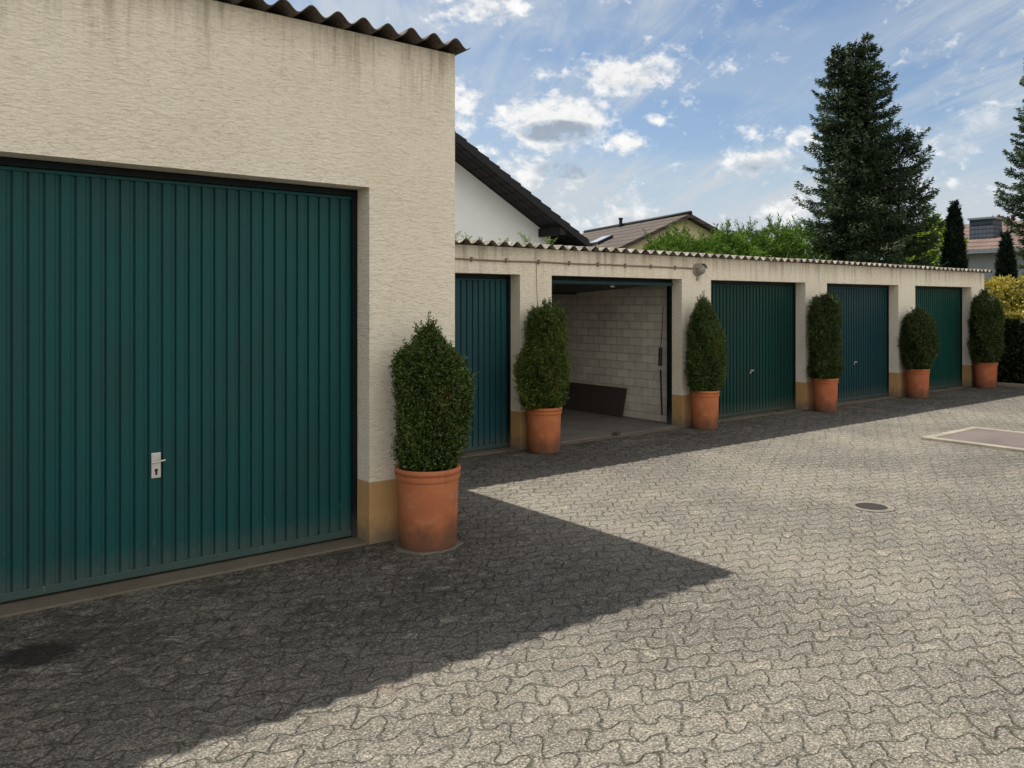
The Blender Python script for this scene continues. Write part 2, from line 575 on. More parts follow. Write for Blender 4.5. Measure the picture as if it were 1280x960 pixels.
M['gold_leaf'] = mat('variegated_gold_leaves', leaf((0.040, 0.070, 0.010), (0.640, 0.500, 0.100), 0.2, 0.5, 0.3))
M['hedge_leaf'] = mat('dark_hedge_leaves', leaf((0.018, 0.030, 0.010), (0.070, 0.082, 0.030), 0.2, 0.5, 0.15))
M['red_leaf'] = mat('copper_leaves', leaf((0.075, 0.030, 0.030), (0.170, 0.085, 0.070), 0.2, 0.5, 0.25))
M['dead_leaf'] = mat('withered_leaves', leaf((0.030, 0.020, 0.012), (0.190, 0.125, 0.070), 0.2, 0.7, 0.1))
M['weed'] = mat('weed_blades', leaf((0.050, 0.110, 0.018), (0.190, 0.260, 0.060), 0.2, 0.5, 0.35))


# ------------------------------------------------------------------ object helpers
def meta(o, label=None, cat=None, group=None, kind=None):
    if label: o['label'] = label
    if cat: o['category'] = cat
    if group: o['group'] = group
    if kind: o['kind'] = kind
    return o


def thing(name, loc, label, cat, group=None):
    o = bpy.data.objects.new(name, None)
    o.empty_display_size = 0.2
    C.objects.link(o)
    o.location = loc
    return meta(o, label, cat, group)


class MB:
    def __init__(s):
        s.v, s.f, s.t = [], [], []

    def poly(s, pts, tone=None):
        i = len(s.v)
        s.v += [tuple(p) for p in pts]
        s.f.append(tuple(range(i, i + len(pts))))

    def box(s, x0, x1, y0, y1, z0, z1):
        i = len(s.v)
        s.v += [(x, y, z) for z in (z0, z1) for y in (y0, y1) for x in (x0, x1)]
        for q in ((0, 2, 3, 1), (4, 5, 7, 6), (0, 1, 5, 4), (2, 6, 7, 3), (0, 4, 6, 2), (1, 3, 7, 5)):
            s.f.append(tuple(i + k for k in q))
        return s

    def hexa(s, p):
        """eight corners in the box() order"""
        i = len(s.v)
        s.v += [tuple(q) for q in p]
        for q in ((0, 2, 3, 1), (4, 5, 7, 6), (0, 1, 5, 4), (2, 6, 7, 3), (0, 4, 6, 2), (1, 3, 7, 5)):
            s.f.append(tuple(i + k for k in q))
        return s

    def lathe(s, prof, cx, cy, seg=40, wob=0.0, seed=0):
        rn = random.Random(seed)
        ph = [rn.uniform(0, 6.28) for _ in range(4)]
        i = len(s.v)
        for r, z in prof:
            for k in range(seg):
                a = 2 * PI * k / seg
                rr = r * (1 + wob * (math.sin(2 * a + ph[0]) + 0.6 * math.sin(3 * a + ph[1] + z * 4)))
                s.v.append((cx + rr * math.cos(a), cy + rr * math.sin(a), z))
        for j in range(len(prof) - 1):
            for k in range(seg):
                a, b = i + j * seg + k, i + j * seg + (k + 1) % seg
                s.f.append((a, b, b + seg, a + seg))
        return s

    def tube(s, pts, rad, seg=8, cap=True):
        pts = [Vector(p) for p in pts]
        rr = rad if isinstance(rad, (list, tuple)) else [rad] * len(pts)
        i = len(s.v)
        for j, p in enumerate(pts):
            d = (pts[min(j + 1, len(pts) - 1)] - pts[max(j - 1, 0)]).normalized()
            up = Vector((0, 0, 1)) if abs(d.z) < 0.9 else Vector((1, 0, 0))
            a = d.cross(up).normalized()
            b = d.cross(a)
            for k in range(seg):
                t = 2 * PI * k / seg
                s.v.append(tuple(p + (a * math.cos(t) + b * math.sin(t)) * rr[j]))
        for j in range(len(pts) - 1):
            for k in range(seg):
                a, b = i + j * seg + k, i + j * seg + (k + 1) % seg
                s.f.append((a, b, b + seg, a + seg))
        if cap:
            s.f.append(tuple(i + k for k in range(seg))[::-1])
            n = i + (len(pts) - 1) * seg
            s.f.append(tuple(n + k for k in range(seg)))
        return s

    def build(s, name, material, parent=None, local=False, smooth=False, bevel=0.0):
        me = bpy.data.meshes.new(name)
        me.from_pydata(s.v, [], s.f)
        me.update()
        bm = bmesh.new()
        bm.from_mesh(me)
        bmesh.ops.recalc_face_normals(bm, faces=bm.faces)
        bm.to_mesh(me)
        bm.free()
        o = bpy.data.objects.new(name, me)
        C.objects.link(o)
        me.materials.append(material)
        if smooth:
            me.shade_smooth()
        if bevel:
            b = o.modifiers.new('bevel', 'BEVEL')
            b.width = bevel
            b.segments = 2
            b.limit_method = 'ANGLE'
            b.angle_limit = R(40)
        attach(o, parent, local)
        return o


def attach(o, parent, local=False):
    if parent is None:
        return
    o.parent = parent
    if not local:
        mw = Matrix.Identity(4)
        p = parent
        while p is not None:
            mw = Matrix.Translation(p.location) @ mw if p.parent is None else mw
            p = p.parent
        o.matrix_parent_inverse = mw.inverted()


def sub(o, part):
    """make o a sub-part: both meshes are drawn in the same frame"""
    o.parent = part
    o.matrix_parent_inverse = Matrix.Identity(4)
    return o


# ------------------------------------------------------------------ setting
def sheet(name, x0, x1, y0, y1, z, material, kind='structure'):
    m = MB()
    m.poly([(x0, y0, z), (x1, y0, z), (x1, y1, z), (x0, y1, z)])
    o = m.build(name, material)
    o['kind'] = kind
    return o


sheet('ground', -700, 700, -700, 700, -0.03, M['earth'])
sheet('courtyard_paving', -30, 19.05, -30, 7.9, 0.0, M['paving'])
k = MB()
k.box(19.05, 19.17, -30, 7.75, -0.02, 0.07)
k.build('kerb', M['pale_concrete'], bevel=0.012)['kind'] = 'structure'


# ------------------------------------------------------------------ doors
def ribbed(x0, x1, z0, z1, y, pitch=0.083, depth=0.019):
    """vertical swaged steel sheet facing -Y"""
    n = max(1, round((x1 - x0) / pitch))
    p = (x1 - x0) / n
    prof = []
    for i in range(n):
        for u, d in ((0.0, 0.0), (0.58, 0.0), (0.64, 0.40), (0.83, 0.40), (0.86, 1.0), (0.965, 1.0)):
            prof.append((x0 + (i + u) * p, y + d * depth))
    prof.append((x1, y))
    m = MB()
    for x, yy in prof:
        m.v.append((x, yy, z0))
        m.v.append((x, yy, z1))
    for i in range(len(prof) - 1):
        m.f.append((2 * i, 2 * i + 2, 2 * i + 3, 2 * i + 1))
    # back skin
    b = len(m.v)
    for x in (x0, x1):
        m.v += [(x, y + 0.03, z0), (x, y + 0.03, z1)]
    m.f.append((b, b + 1, b + 3, b + 2))
    return m


def portal(x0, x1, z0, z1, y0, y1, wd, top):
    """one U-shaped door frame"""
    m = MB()
    P = [(x0, z0), (x0 + wd, z0), (x0 + wd, z1 - top), (x1 - wd, z1 - top), (x1 - wd, z0), (x1, z0), (x1, z1), (x0, z1)]
    for yy in (y0, y1):
        m.v += [(x, yy, z) for x, z in P]
    for o_ in (0, 8):
        for q in ((0, 1, 2, 7), (2, 3, 6, 7), (3, 4, 5, 6)):
            m.f.append(tuple(o_ + k_ for k_ in q))
    m.f += [(k_, (k_ + 1) % 8, (k_ + 1) % 8 + 8, k_ + 8) for k_ in range(8)]
    return m


def door(parent, x0, x1, zt, y, z0, material, lab=None, lock='knob', lockx=None, lockz=0.70):
    """an up-and-over door: frame, ribbed leaf with rails, lock"""
    portal(x0 + 0.002, x1 - 0.002, 0.01, zt - 0.003, y - 0.010, y + 0.06, 0.04, 0.047).build('door_frame', M['frame'], parent, bevel=0.003)
    d = ribbed(x0 + 0.046, x1 - 0.046, z0 + 0.05, zt - 0.075, y + 0.006)
    leafo = d.build('garage_door', material, parent)
    if lab: leafo['label'] = lab
    r = MB()
    r.box(x0 + 0.045, x1 - 0.045, y - 0.003, y + 0.04, z0, z0 + 0.050)
    sub(r.build('bottom_rail', material, bevel=0.004), leafo)
    r = MB()
    r.box(x0 + 0.045, x1 - 0.045, y - 0.001, y + 0.04, zt - 0.076, zt - 0.053)
    sub(r.build('top_rail', material, bevel=0.004), leafo)
    cx = (x0 + x1) / 2 if lockx is None else lockx
    if lock == 'plate':
        h = MB()
        yy = y + 0.006
        h.box(cx - 0.029, cx + 0.029, yy - 0.010, yy + 0.002, lockz - 0.082, lockz + 0.080)
        hp = h.build('lock_plate', M['steel'], bevel=0.003)
        sub(hp, leafo)
        q = MB()
        q.tube([(cx - 0.036, yy - 0.034, lockz + 0.022), (cx + 0.034, yy - 0.036, lockz + 0.030), (cx + 0.050, yy - 0.034, lockz + 0.032)], 0.0060, 10)
        q.tube([(cx - 0.012, yy - 0.034, lockz + 0.024), (cx - 0.012, yy - 0.005, lockz + 0.024)], 0.008, 10)
        q.box(cx - 0.024, cx + 0.024, yy - 0.0125, yy - 0.009, lockz + 0.050, lockz + 0.066)
        sub(q.build('lever_handle', M['steel'], smooth=False), leafo)
        c = MB()
        c.tube([(cx, yy - 0.0125, lockz - 0.032), (cx, yy - 0.009, lockz - 0.032)], 0.0105, 14)
        c.box(cx - 0.006, cx + 0.006, yy - 0.0125, yy - 0.009, lockz - 0.062, lockz - 0.0425)
        sub(c.build('keyhole', M['black']), leafo)
    elif lock == 'knob':
        h = MB()
        yy = y + 0.006
        h.tube([(cx, yy - 0.028, lockz), (cx, yy + 0.002, lockz)], 0.016, 12)
        h.tube([(cx - 0.032, yy - 0.034, lockz + 0.004), (cx + 0.036, yy - 0.034, lockz + 0.004)], 0.008, 8)
        h.box(cx - 0.013, cx + 0.013, yy - 0.004, yy + 0.001, lockz - 0.045, lockz - 0.02)
        sub(h.build('door_handle', M['steel']), leafo)
    return leafo


# ------------------------------------------------------------------ corrugated roof
def corrugated(x0, x1, prof, pitch, amp, thick=0.007, seg=12, phase=0.0, jag=0.006, seed=1):
    rn = random.Random(seed)
    n = int((x1 - x0) / pitch * seg)
    xs = [x0 + (x1 - x0) * i / n for i in range(n + 1)]
    m = MB()
    rows = len(prof)
    step = {}
    for side in (0, 1):
        for j, (yy, zc) in enumerate(prof):
            for x in xs:
                sh = int((x - x0) / 0.92)
                if (sh, j) not in step:
                    step[(sh, j)] = (rn.uniform(-jag, jag) * 2.2, rn.uniform(-jag, jag))
                oy, oz = step[(sh, j)]
                t = (x - x0) / pitch + phase
                z = zc + amp * math.cos(2 * PI * t) + oz
                m.v.append((x, yy + (oy if j == 0 else 0), z + side * thick))
    w_ = len(xs)
    half = rows * w_
    for j in range(rows - 1):
        for i in range(w_ - 1):
            a = j * w_ + i
            m.f.append((a, a + w_, a + w_ + 1, a + 1))
            a += half
            m.f.append((a, a + 1, a + w_ + 1, a + w_))
    for i in range(w_ - 1):
        m.f.append((i, i + 1, half + i + 1, half + i))
        a = (rows - 1) * w_ + i
        m.f.append((a, half + a, half + a + 1, a + 1))
    for j in range(rows - 1):
        a, b = j * w_, (j + 1) * w_
        m.f.append((a, half + a, half + b, b))
        a, b = a + w_ - 1, b + w_ - 1
        m.f.append((a, b, half + b, half + a))
    return m


# ------------------------------------------------------------------ large garage at the left
YB = 5.36
big = thing('large_garage', (0.3, YB, 0), 'tall cream plastered garage with one wide teal ribbed door', 'garage')
wl = MB()
wl.box(-3.2, 0.04, YB, YB + 0.26, 0, 2.60)
wl.box(2.88, 3.63, YB, YB + 0.26, 0, 2.60)
wl.box(-3.2, 3.63, YB, YB + 0.26, 2.60, 3.705)
wl.box(3.39, 3.63, YB + 0.26, 11.0, 0, 3.69)
wl.box(-3.2, -2.96, YB + 0.26, 11.0, 0, 3.69)
wl.box(-2.96, 3.39, 10.76, 11.0, 0, 3.69)
wl.build('wall', M['plaster_big'], big)
for a, b in ((2.877, 3.633), (-3.203, 0.043)):
    MB().box(a, b, YB - 0.003, YB + 0.255, 0, 0.45).build('plinth', M['plinth'], big)
sill = MB()
sill.box(0.041, 2.876, YB + 0.006, YB + 0.36, -0.02, 0.014)
sill.build('door_sill', M['concrete'], big, bevel=0.006)
corrugated(-3.3, 3.70, [(YB - 0.105, 3.748), (8.2, 3.70), (11.15, 3.64)], 0.197, 0.033, seed=4, phase=0.15).build('roof', M['darksheet'], big, smooth=False)
door(big, 0.04, 2.88, 2.60, YB + 0.19, 0.03, M['door_teal'], None, 'plate', 1.457, 0.72)

# ------------------------------------------------------------------ row of five garages
YR = 7.72
OPEN = [(3.73, 6.17), (6.67, 9.11), (9.755, 12.20), (12.84, 15.28), (15.93, 18.37)]
ZT = 2.105
row = thing('garage_row', (11.3, YR, 0), 'long low cream row of five garages under a corrugated roof, second bay standing open', 'garages')
wl = MB()
piers = [(3.634, 3.73)] + [(OPEN[i][1], OPEN[i + 1][0]) for i in range(4)] + [(18.37, 19.0)]
for a, b in piers:
    wl.box(a, b, YR, YR + 0.24, 0, ZT)
wl.box(3.634, 19.0, YR, YR + 0.24, ZT, 2.425)
wl.box(18.76, 19.0, YR + 0.24, 13.0, 0, 2.40)
wl.box(3.634, 18.76, 12.76, 13.0, 0, 2.40)
wl.build('wall', M['plaster_row'], row)
for a, b in piers:
    MB().box(a - 0.003, b + 0.003, YR - 0.003, YR + 0.235, 0, 0.452).build('plinth', M['plinth'], row)
for q in ((9.20, 9.50, YR + 0.24, 12.76, 0, 2.38), (6.28, 6.56, YR + 0.24, 12.76, 0, 2.38), (6.56, 9.20, 12.55, 12.75, 0, 2.38)):
    MB().box(*q).build('partition_wall', M['blocks'], row)
fl = MB()
fl.box(6.56, 9.20, YR + 0.03, 12.55, -0.02, 0.022)
fl.build('garage_floor', M['floor'], row)
ce = MB()
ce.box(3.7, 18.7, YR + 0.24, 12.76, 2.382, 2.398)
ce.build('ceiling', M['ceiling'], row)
for i, (a, b) in enumerate(OPEN):
    sill = MB()
    if i != 1:
        sill.box(a + 0.004, b - 0.004, YR + 0.01, YR + 0.34, -0.02, 0.012)
    else:
        sill.box(a + 0.004, b - 0.004, YR - 0.06, YR + 0.029, -0.02, 0.010)
    sill.build('door_sill', M['concrete'], row, bevel=0.005)
corrugated(3.66, 19.22, [(YR - 0.085, 2.452), (YR + 0.40, 2.474), (10.5, 2.46), (13.15, 2.44)], 0.184, 0.0275, seed=9).build('roof', M['sheet'], row, smooth=False)
YD = YR + 0.19
door(row, *OPEN[0], ZT, YD, 0.02, M['door_bluegreen'], 'blue green ribbed door beside the tall garage')
door(row, *OPEN[2], ZT, YD, 0.02, M['door_dark'], 'very dark green ribbed door right of the open bay')
door(row, *OPEN[3], ZT, YD, 0.02, M['door_blue'], 'petrol blue ribbed door')
door(row, *OPEN[4], ZT, YD, 0.02, M['door_green'], 'bottle green ribbed door at the far end of the row')
a, b = OPEN[1]
# the open bay: door swung up under the ceiling, tracks, spring arm
a, b = OPEN[1]
portal(a + 0.002, b - 0.002, 0.01, ZT - 0.003, YD - 0.01, YD + 0.022, 0.030, 0.047).build('door_frame', M['frame'], row, bevel=0.003)
od = MB()
n = 28
xx = [a + 0.06 + (b - a - 0.12) * i / n for i in range(n + 1)]
def oz(y): return 2.035 - (y - YD) * 0.055
for i in range(n):
    x0, x1 = xx[i], xx[i + 1]
    g = (x1 - x0) * 0.85
    for (p, q, d) in ((x0, x0 + g, 0.0), (x0 + g, x1, 0.010)):
        od.poly([(p, YD - 0.10, oz(YD - 0.10) + d), (q, YD - 0.10, oz(YD - 0.10) + d), (q, YD + 1.95, oz(YD + 1.95) + d), (p, YD + 1.95, oz(YD + 1.95) + d)])
odo = od.build('garage_door', M['frame'], row)
odo['label'] = 'opened door lying flat overhead under the lintel'
r = MB()
r.box(a + 0.055, b - 0.11, YD - 0.125, YD - 0.101, 2.005, 2.050)
r2 = MB()
r2.box(a + 0.055, b - 0.055, YD + 1.951, YD + 1.975, 1.905, 1.95)
sub(r2.build('rail', M['door_dark'], bevel=0.003), odo)
sub(r.build('rail', M['rail_dark'], bevel=0.003), odo)
h = MB()
h.tube([(7.89, YD - 0.02, 2.03), (7.89, YD - 0.02, 1.985)], 0.014, 10)
h.tube([(7.85, YD - 0.02, 1.985), (7.93, YD - 0.02, 1.985)], 0.009, 8)
sub(h.build('door_handle', M['steel']), odo)
for x in (a + 0.034, b - 0.034):
    MB().box(x - 0.012, x + 0.012, YD + 0.024, YD + 0.05, 0.022, 2.02).build('door_track', M['frame'], row)
sp = MB()
xs = b - 0.07
sp.tube([(xs, YD + 0.10, 1.72), (xs - 0.005, YD + 0.11, 1.40), (xs - 0.035, YD + 0.12, 1.06)], 0.006, 6)
sp.build('spring_rod', M['black'], row)
sp = MB()
sp.tube([(xs - 0.030, YD + 0.12, 1.12), (xs - 0.040, YD + 0.12, 0.86)], 0.028, 10)
sp.build('coil_spring', M['black'], row)
sp = MB()
sp.tube([(xs - 0.03, YD + 0.12, 0.80), (xs - 0.012, YD + 0.11, 0.15)], 0.014, 6)
sp.build('spring_arm', M['black'], row)

bd = thing('leaning_board', (9.15, 9.6, 0.02), 'dark flat board leaning low against the white block wall inside the open garage', 'board')
m = MB()
m.hexa([(9.06, 8.86, 0.024), (9.085, 8.86, 0.024), (9.06, 10.7, 0.024), (9.085, 10.7, 0.024),
        (9.165, 8.86, 0.455), (9.19, 8.86, 0.455), (9.165, 10.7, 0.455), (9.19, 10.7, 0.455)])
m.build('panel', M['board'], bd)

cb = thing('electric_conduit', (4.0, YR, 2.26), 'thin brown conduit clipped along the low garage wall, ending at the wall lamp', 'conduit')
m = MB()
rn = random.Random(3)
pts = [(3.64 + i * 0.4, YR - 0.014, 2.262 + rn.uniform(-0.004, 0.004)) for i in range(15)] + [(9.33, YR - 0.014, 2.256)]
m.tube(pts, 0.009, 8)
m.build('pipe', M['cable'], cb, smooth=True)
for i in range(11):
    c = MB()
    x = 3.95 + i * 0.5
    c.box(x - 0.010, x + 0.010, YR - 0.030, YR, 2.238, 2.288)
    c.build('clip', M['cable'], cb)
m = MB()
m.tube([(6.42, YR - 0.004, 2.255), (6.43, YR - 0.004, 1.9), (6.45, YR - 0.004, 1.6)], 0.003, 6)
m.build('wire', M['cable'], cb)

lm = thing('wall_lamp', (9.43, YR, 2.25), 'round bulkhead lamp with hooded shade on the pier right of the open garage', 'lamp')
def disc_y(m, cx, cz, prof, seg=28):
    i = len(m.v)
    for r_, y_ in prof:
        for kk in range(seg):
            t = 2 * PI * kk / seg
            m.v.append((cx + r_ * math.cos(t), y_, cz + r_ * math.sin(t)))
    for j in range(len(prof) - 1):
        for kk in range(seg):
            p, q = i + j * seg + kk, i + j * seg + (kk + 1) % seg
            m.f.append((p, q, q + seg, p + seg))
    m.f.append(tuple(i + (len(prof) - 1) * seg + kk for kk in range(seg)))
m = MB()
disc_y(m, 9.44, 2.245, [(0.094, YR), (0.097, YR - 0.022), (0.088, YR - 0.035)])
m.build('base', M['lampshell'], lm, smooth=False)
m = MB()
disc_y(m, 9.44, 2.245, [(0.079, YR - 0.036), (0.077, YR - 0.075), (0.060, YR - 0.105), (0.030, YR - 0.120), (0.005, YR - 0.123)])
m.build('lamp_glass', M['lampglass'], lm, smooth=True)
m = MB()
seg = 20
i0 = len(m.v)
for r_, y_ in ((0.094, YR - 0.034), (0.090, YR - 0.122), (0.084, YR - 0.122), (0.084, YR - 0.034)):
    for kk in range(seg + 1):
        t = R(12) + R(156) * kk / seg
        m.v.append((9.44 + r_ * math.cos(t), y_, 2.245 + r_ * math.sin(t)))
for j in range(4):
    for kk in range(seg):
        p = i0 + j * (seg + 1) + kk
        q = i0 + ((j + 1) % 4) * (seg + 1) + kk
        m.f.append((p, p + 1, q + 1, q))
m.build('hood', M['lampshell'], lm)
m = MB()
m.box(9.425, 9.455, YR - 0.028, YR, 2.090, 2.140)
m.build('cable_gland', M['lampshell'], lm)


# ------------------------------------------------------------------ covers in the paving
dr = thing('drain_cover', (6.815, 3.68, 0), 'small round cast iron drain grate set in the sunlit pavers', 'drain')
m = MB()
m.lathe([(0.185, 0.0), (0.185, 0.006), (0.130, 0.007), (0.130, -0.02)], 6.815, 3.68, 48)
m.build('rim', M['drain_rim'], dr)
m = MB()
for i in range(-5, 6):
    x = 6.815 + i * 0.0225
    hl = math.sqrt(max(0.0, 0.128 ** 2 - (i * 0.0225) ** 2))
    m.box(x - 0.007, x + 0.007, 3.68 - hl, 3.68 + hl, -0.012, 0.0055)
m.box(6.687, 6.943, 3.672, 3.688, -0.012, 0.0045)
m.build('grate', M['irondark'], dr)
m = MB()
m.poly([(6.815 + 0.1295 * math.cos(t * PI / 16), 3.68 + 0.1295 * math.sin(t * PI / 16), 0.004) for t in range(32)])
m.build('shaft_dark_disc', M['black'], dr)  # flat black disc painted in for the darkness between the bars

hc = thing('manhole_cover', (11.45, 4.2, 0), 'large rectangular brown grey cover plate in a raised pale concrete frame', 'manhole cover')
X0, X1, Y0, Y1 = 10.72, 12.22, 3.10, 5.12
fw = 0.12
m = MB()
m.box(X0, X1, Y1 - fw, Y1, -0.02, 0.035)
m.box(X0, X1, Y0, Y0 + fw, -0.02, 0.035)
m.box(X0, X0 + fw, Y0 + fw, Y1 - fw, -0.02, 0.035)
m.box(X1 - fw, X1, Y0 + fw, Y1 - fw, -0.02, 0.035)
m.build('frame', M['pale_concrete'], hc, bevel=0.006)
m = MB()
m.box(X0 + fw + 0.006, X1 - fw - 0.006, Y0 + fw + 0.006, Y1 - fw - 0.006, -0.02, 0.030)
m.build('plate', M['plate'], hc, bevel=0.003)


# ------------------------------------------------------------------ foliage
def leaves_mesh(name, P, D, L, Wd, rng, tone, material, parent, extra=None, flatness=0.0):
    """n leaves: base P, direction D (n,3), length L, width Wd; each a folded diamond of two faces"""
    n = len(P)
    D = D / np.linalg.norm(D, axis=1, keepdims=True)
    rv = rng.normal(size=(n, 3))
    if flatness:
        rv[:, 2] *= (1 - flatness)
    Sd = np.cross(D, rv)
    Sd /= np.linalg.norm(Sd, axis=1, keepdims=True) + 1e-9
    Nn = np.cross(Sd, D)
    L = np.asarray(L).reshape(-1, 1) * np.ones((n, 1))
    Wd = np.asarray(Wd).reshape(-1, 1) * np.ones((n, 1))
    mid = P + D * L * 0.5
    V = np.stack([P, mid + Sd * Wd * 0.5 + Nn * Wd * 0.15, P + D * L - Nn * Wd * 0.1, mid - Sd * Wd * 0.5 + Nn * Wd * 0.15], axis=1).reshape(-1, 3)
    F = np.arange(4 * n, dtype=np.int32).reshape(n, 4)
    T = np.repeat(np.clip(tone, 0, 1), 4)
    loops = F.reshape(-1)
    starts = np.arange(n, dtype=np.int32) * 4
    if extra is not None:
        ev, ef, et = extra
        loops = np.concatenate([loops, (np.asarray(ef, dtype=np.int32) + 4 * n).reshape(-1)])
        starts = np.concatenate([starts, 4 * n + np.arange(len(ef), dtype=np.int32) * 4])
        V = np.concatenate([V, np.asarray(ev, dtype=float)])
        T = np.concatenate([T, np.full(len(ev), et)])
    me = bpy.data.meshes.new(name)
    me.vertices.add(len(V))
    me.vertices.foreach_set('co', V.astype(np.float32).reshape(-1))
    me.loops.add(len(loops))
    me.loops.foreach_set('vertex_index', loops.astype(np.int32))
    me.polygons.add(len(starts))
    me.polygons.foreach_set('loop_start', starts.astype(np.int32))
    me.update(calc_edges=True)
    at = me.attributes.new('tone', 'FLOAT', 'POINT')
    at.data.foreach_set('value', T.astype(np.float32))
    me.materials.append(material)
    o = bpy.data.objects.new(name, me)
    C.objects.link(o)
    attach(o, parent, local=True)
    return o


def lump(theta, z, ph, k=1.0):
    return (np.sin(3 * theta + ph[0] + z * 3.1 * k) * 0.40 + np.sin(5 * theta - ph[1] + z * 7.3 * k) * 0.32
            + np.sin(2 * theta + ph[2] - z * 11.0 * k) * 0.30 + np.sin(9 * theta + ph[3] + z * 17.0 * k) * 0.20)


def prof_fn(prof):
    zs = np.array([p[0] for p in prof])
    rs = np.array([p[1] for p in prof])
    cs = np.array([p[2] if len(p) > 2 else 0.0 for p in prof])
    return (lambda z: np.interp(z, zs, rs)), (lambda z: np.interp(z, zs, cs)), zs[0], zs[-1]


# direction to the right in the street elevation
def shrub_crown(name, parent, prof, shoots, per, ll, lw, material, seed, shoot_len=0.09, up=0.7, lumpy=0.08, tone_mid=0.35, ragged=0.10, squash=0.85, light=0.35, tips=40):
    rng = np.random.default_rng(seed)
    rf, cf, z0, z1 = prof_fn(prof)
    ph = rng.uniform(0, 6.28, 4)
    z = z0 + (z1 - z0) * rng.random(shoots * 3)
    r = rf(z)
    keep = rng.random(len(z)) < (r + 0.05) / (r.max() + 0.05)
    z = z[keep][:shoots]
    n = len(z)
    th = rng.uniform(0, 2 * PI, n)
    lp = lump(th, z, ph)
    rr = rf(z) * (1 + lumpy * lp) * (1 - np.abs(rng.normal(0, ragged, n)))
    rr += (rng.random(n) < 0.05) * rng.random(n) * 0.05
    B = np.stack([cf(z) + rr * np.cos(th), rr * np.sin(th) * squash, z], axis=1)
    O = np.stack([np.cos(th), np.sin(th), np.zeros(n)], axis=1)
    D = O * 0.75 + np.array([0, 0, up]) + rng.normal(0, 0.42, (n, 3))
    D /= np.linalg.norm(D, axis=1, keepdims=True)
    sl_ = shoot_len * rng.uniform(0.5, 1.3, n)
    sh_tone = tone_mid + rng.normal(0, 0.20, n) + 0.22 * lp + (rng.random(n) < 0.12) * light
    # long shoots left standing out of the clipped outline
    if tips:
        tz = z0 + (z1 - z0) * (1 - 0.62 * rng.random(tips) ** 1.4)
        ta = rng.uniform(0, 2 * PI, tips)
        tr_ = rf(tz) * rng.uniform(0.75, 0.98, tips)
        Bt = np.stack([cf(tz) + tr_ * np.cos(ta), tr_ * np.sin(ta) * squash, tz], axis=1)
        Dt = np.stack([np.cos(ta) * 0.30, np.sin(ta) * 0.30, np.ones(tips)], axis=1) + rng.normal(0, 0.16, (tips, 3))
        Dt /= np.linalg.norm(Dt, axis=1, keepdims=True)
        tl_ = rng.uniform(0.05, 0.15, tips)[:, None]
        for s_ in range(4):
            B = np.concatenate([B, Bt + Dt * tl_ * (s_ + 0.5) / 4])
            D = np.concatenate([D, Dt])
            sl_ = np.concatenate([sl_, np.full(tips, 0.045)])
            sh_tone = np.concatenate([sh_tone, tone_mid + 0.15 + rng.normal(0, 0.1, tips)])
        n = len(B)
    Ps, Ds, Ts = [], [], []
    for k_ in range(per):
        t = (k_ + 0.5) / per
        p = B + D * (sl_ * (t - 0.45))[:, None]
        q = rng.normal(size=(n, 3))
        q -= D * np.sum(q * D, axis=1, keepdims=True)
        q /= np.linalg.norm(q, axis=1, keepdims=True) + 1e-9
        Ps.append(p)
        Ds.append(D * 0.55 + q * 0.9)
        Ts.append(sh_tone + rng.normal(0, 0.10, n) + 0.18 * (t - 0.5))
    P, D_, T = np.concatenate(Ps), np.concatenate(Ds), np.clip(np.concatenate(Ts), 0, 0.97)
    for _ in range(2):                              # withered patches and strays
        zc_ = z0 + (z1 - z0) * rng.uniform(0.02, 0.55)
        ac_ = rng.uniform(-2.2, 0.6)
        c_ = np.array([float(cf(zc_)) + float(rf(zc_)) * math.cos(ac_), float(rf(zc_)) * squash * math.sin(ac_), zc_])
        dist = np.linalg.norm((P - c_) * np.array([1, 1, 0.7]), axis=1)
        T[(dist < rng.uniform(0.06, 0.13)) & (rng.random(len(P)) < 0.25)] = 1.0
    T[rng.random(len(P)) < 0.012] = 1.0
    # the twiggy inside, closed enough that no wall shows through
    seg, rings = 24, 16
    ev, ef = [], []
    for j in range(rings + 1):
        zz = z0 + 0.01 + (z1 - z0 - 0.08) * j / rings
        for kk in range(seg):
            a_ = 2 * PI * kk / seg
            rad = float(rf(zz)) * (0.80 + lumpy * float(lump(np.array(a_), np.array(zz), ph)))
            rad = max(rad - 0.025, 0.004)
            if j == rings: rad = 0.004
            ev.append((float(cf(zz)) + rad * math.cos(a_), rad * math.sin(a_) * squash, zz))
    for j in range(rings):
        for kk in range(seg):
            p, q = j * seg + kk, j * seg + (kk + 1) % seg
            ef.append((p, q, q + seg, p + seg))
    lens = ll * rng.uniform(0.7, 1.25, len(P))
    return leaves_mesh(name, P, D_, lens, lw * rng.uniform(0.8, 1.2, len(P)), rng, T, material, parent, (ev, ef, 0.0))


POT_PROF = [(0.0, 0.0), (0.206, 0.0), (0.213, 0.010), (0.226, 0.44), (0.226, 0.452), (0.236, 0.456), (0.240, 0.470), (0.239, 0.485), (0.231, 0.489),
            (0.231, 0.494), (0.241, 0.500), (0.245, 0.516), (0.242, 0.530), (0.232, 0.536), (0.216, 0.532), (0.212, 0.50), (0.0, 0.49)]


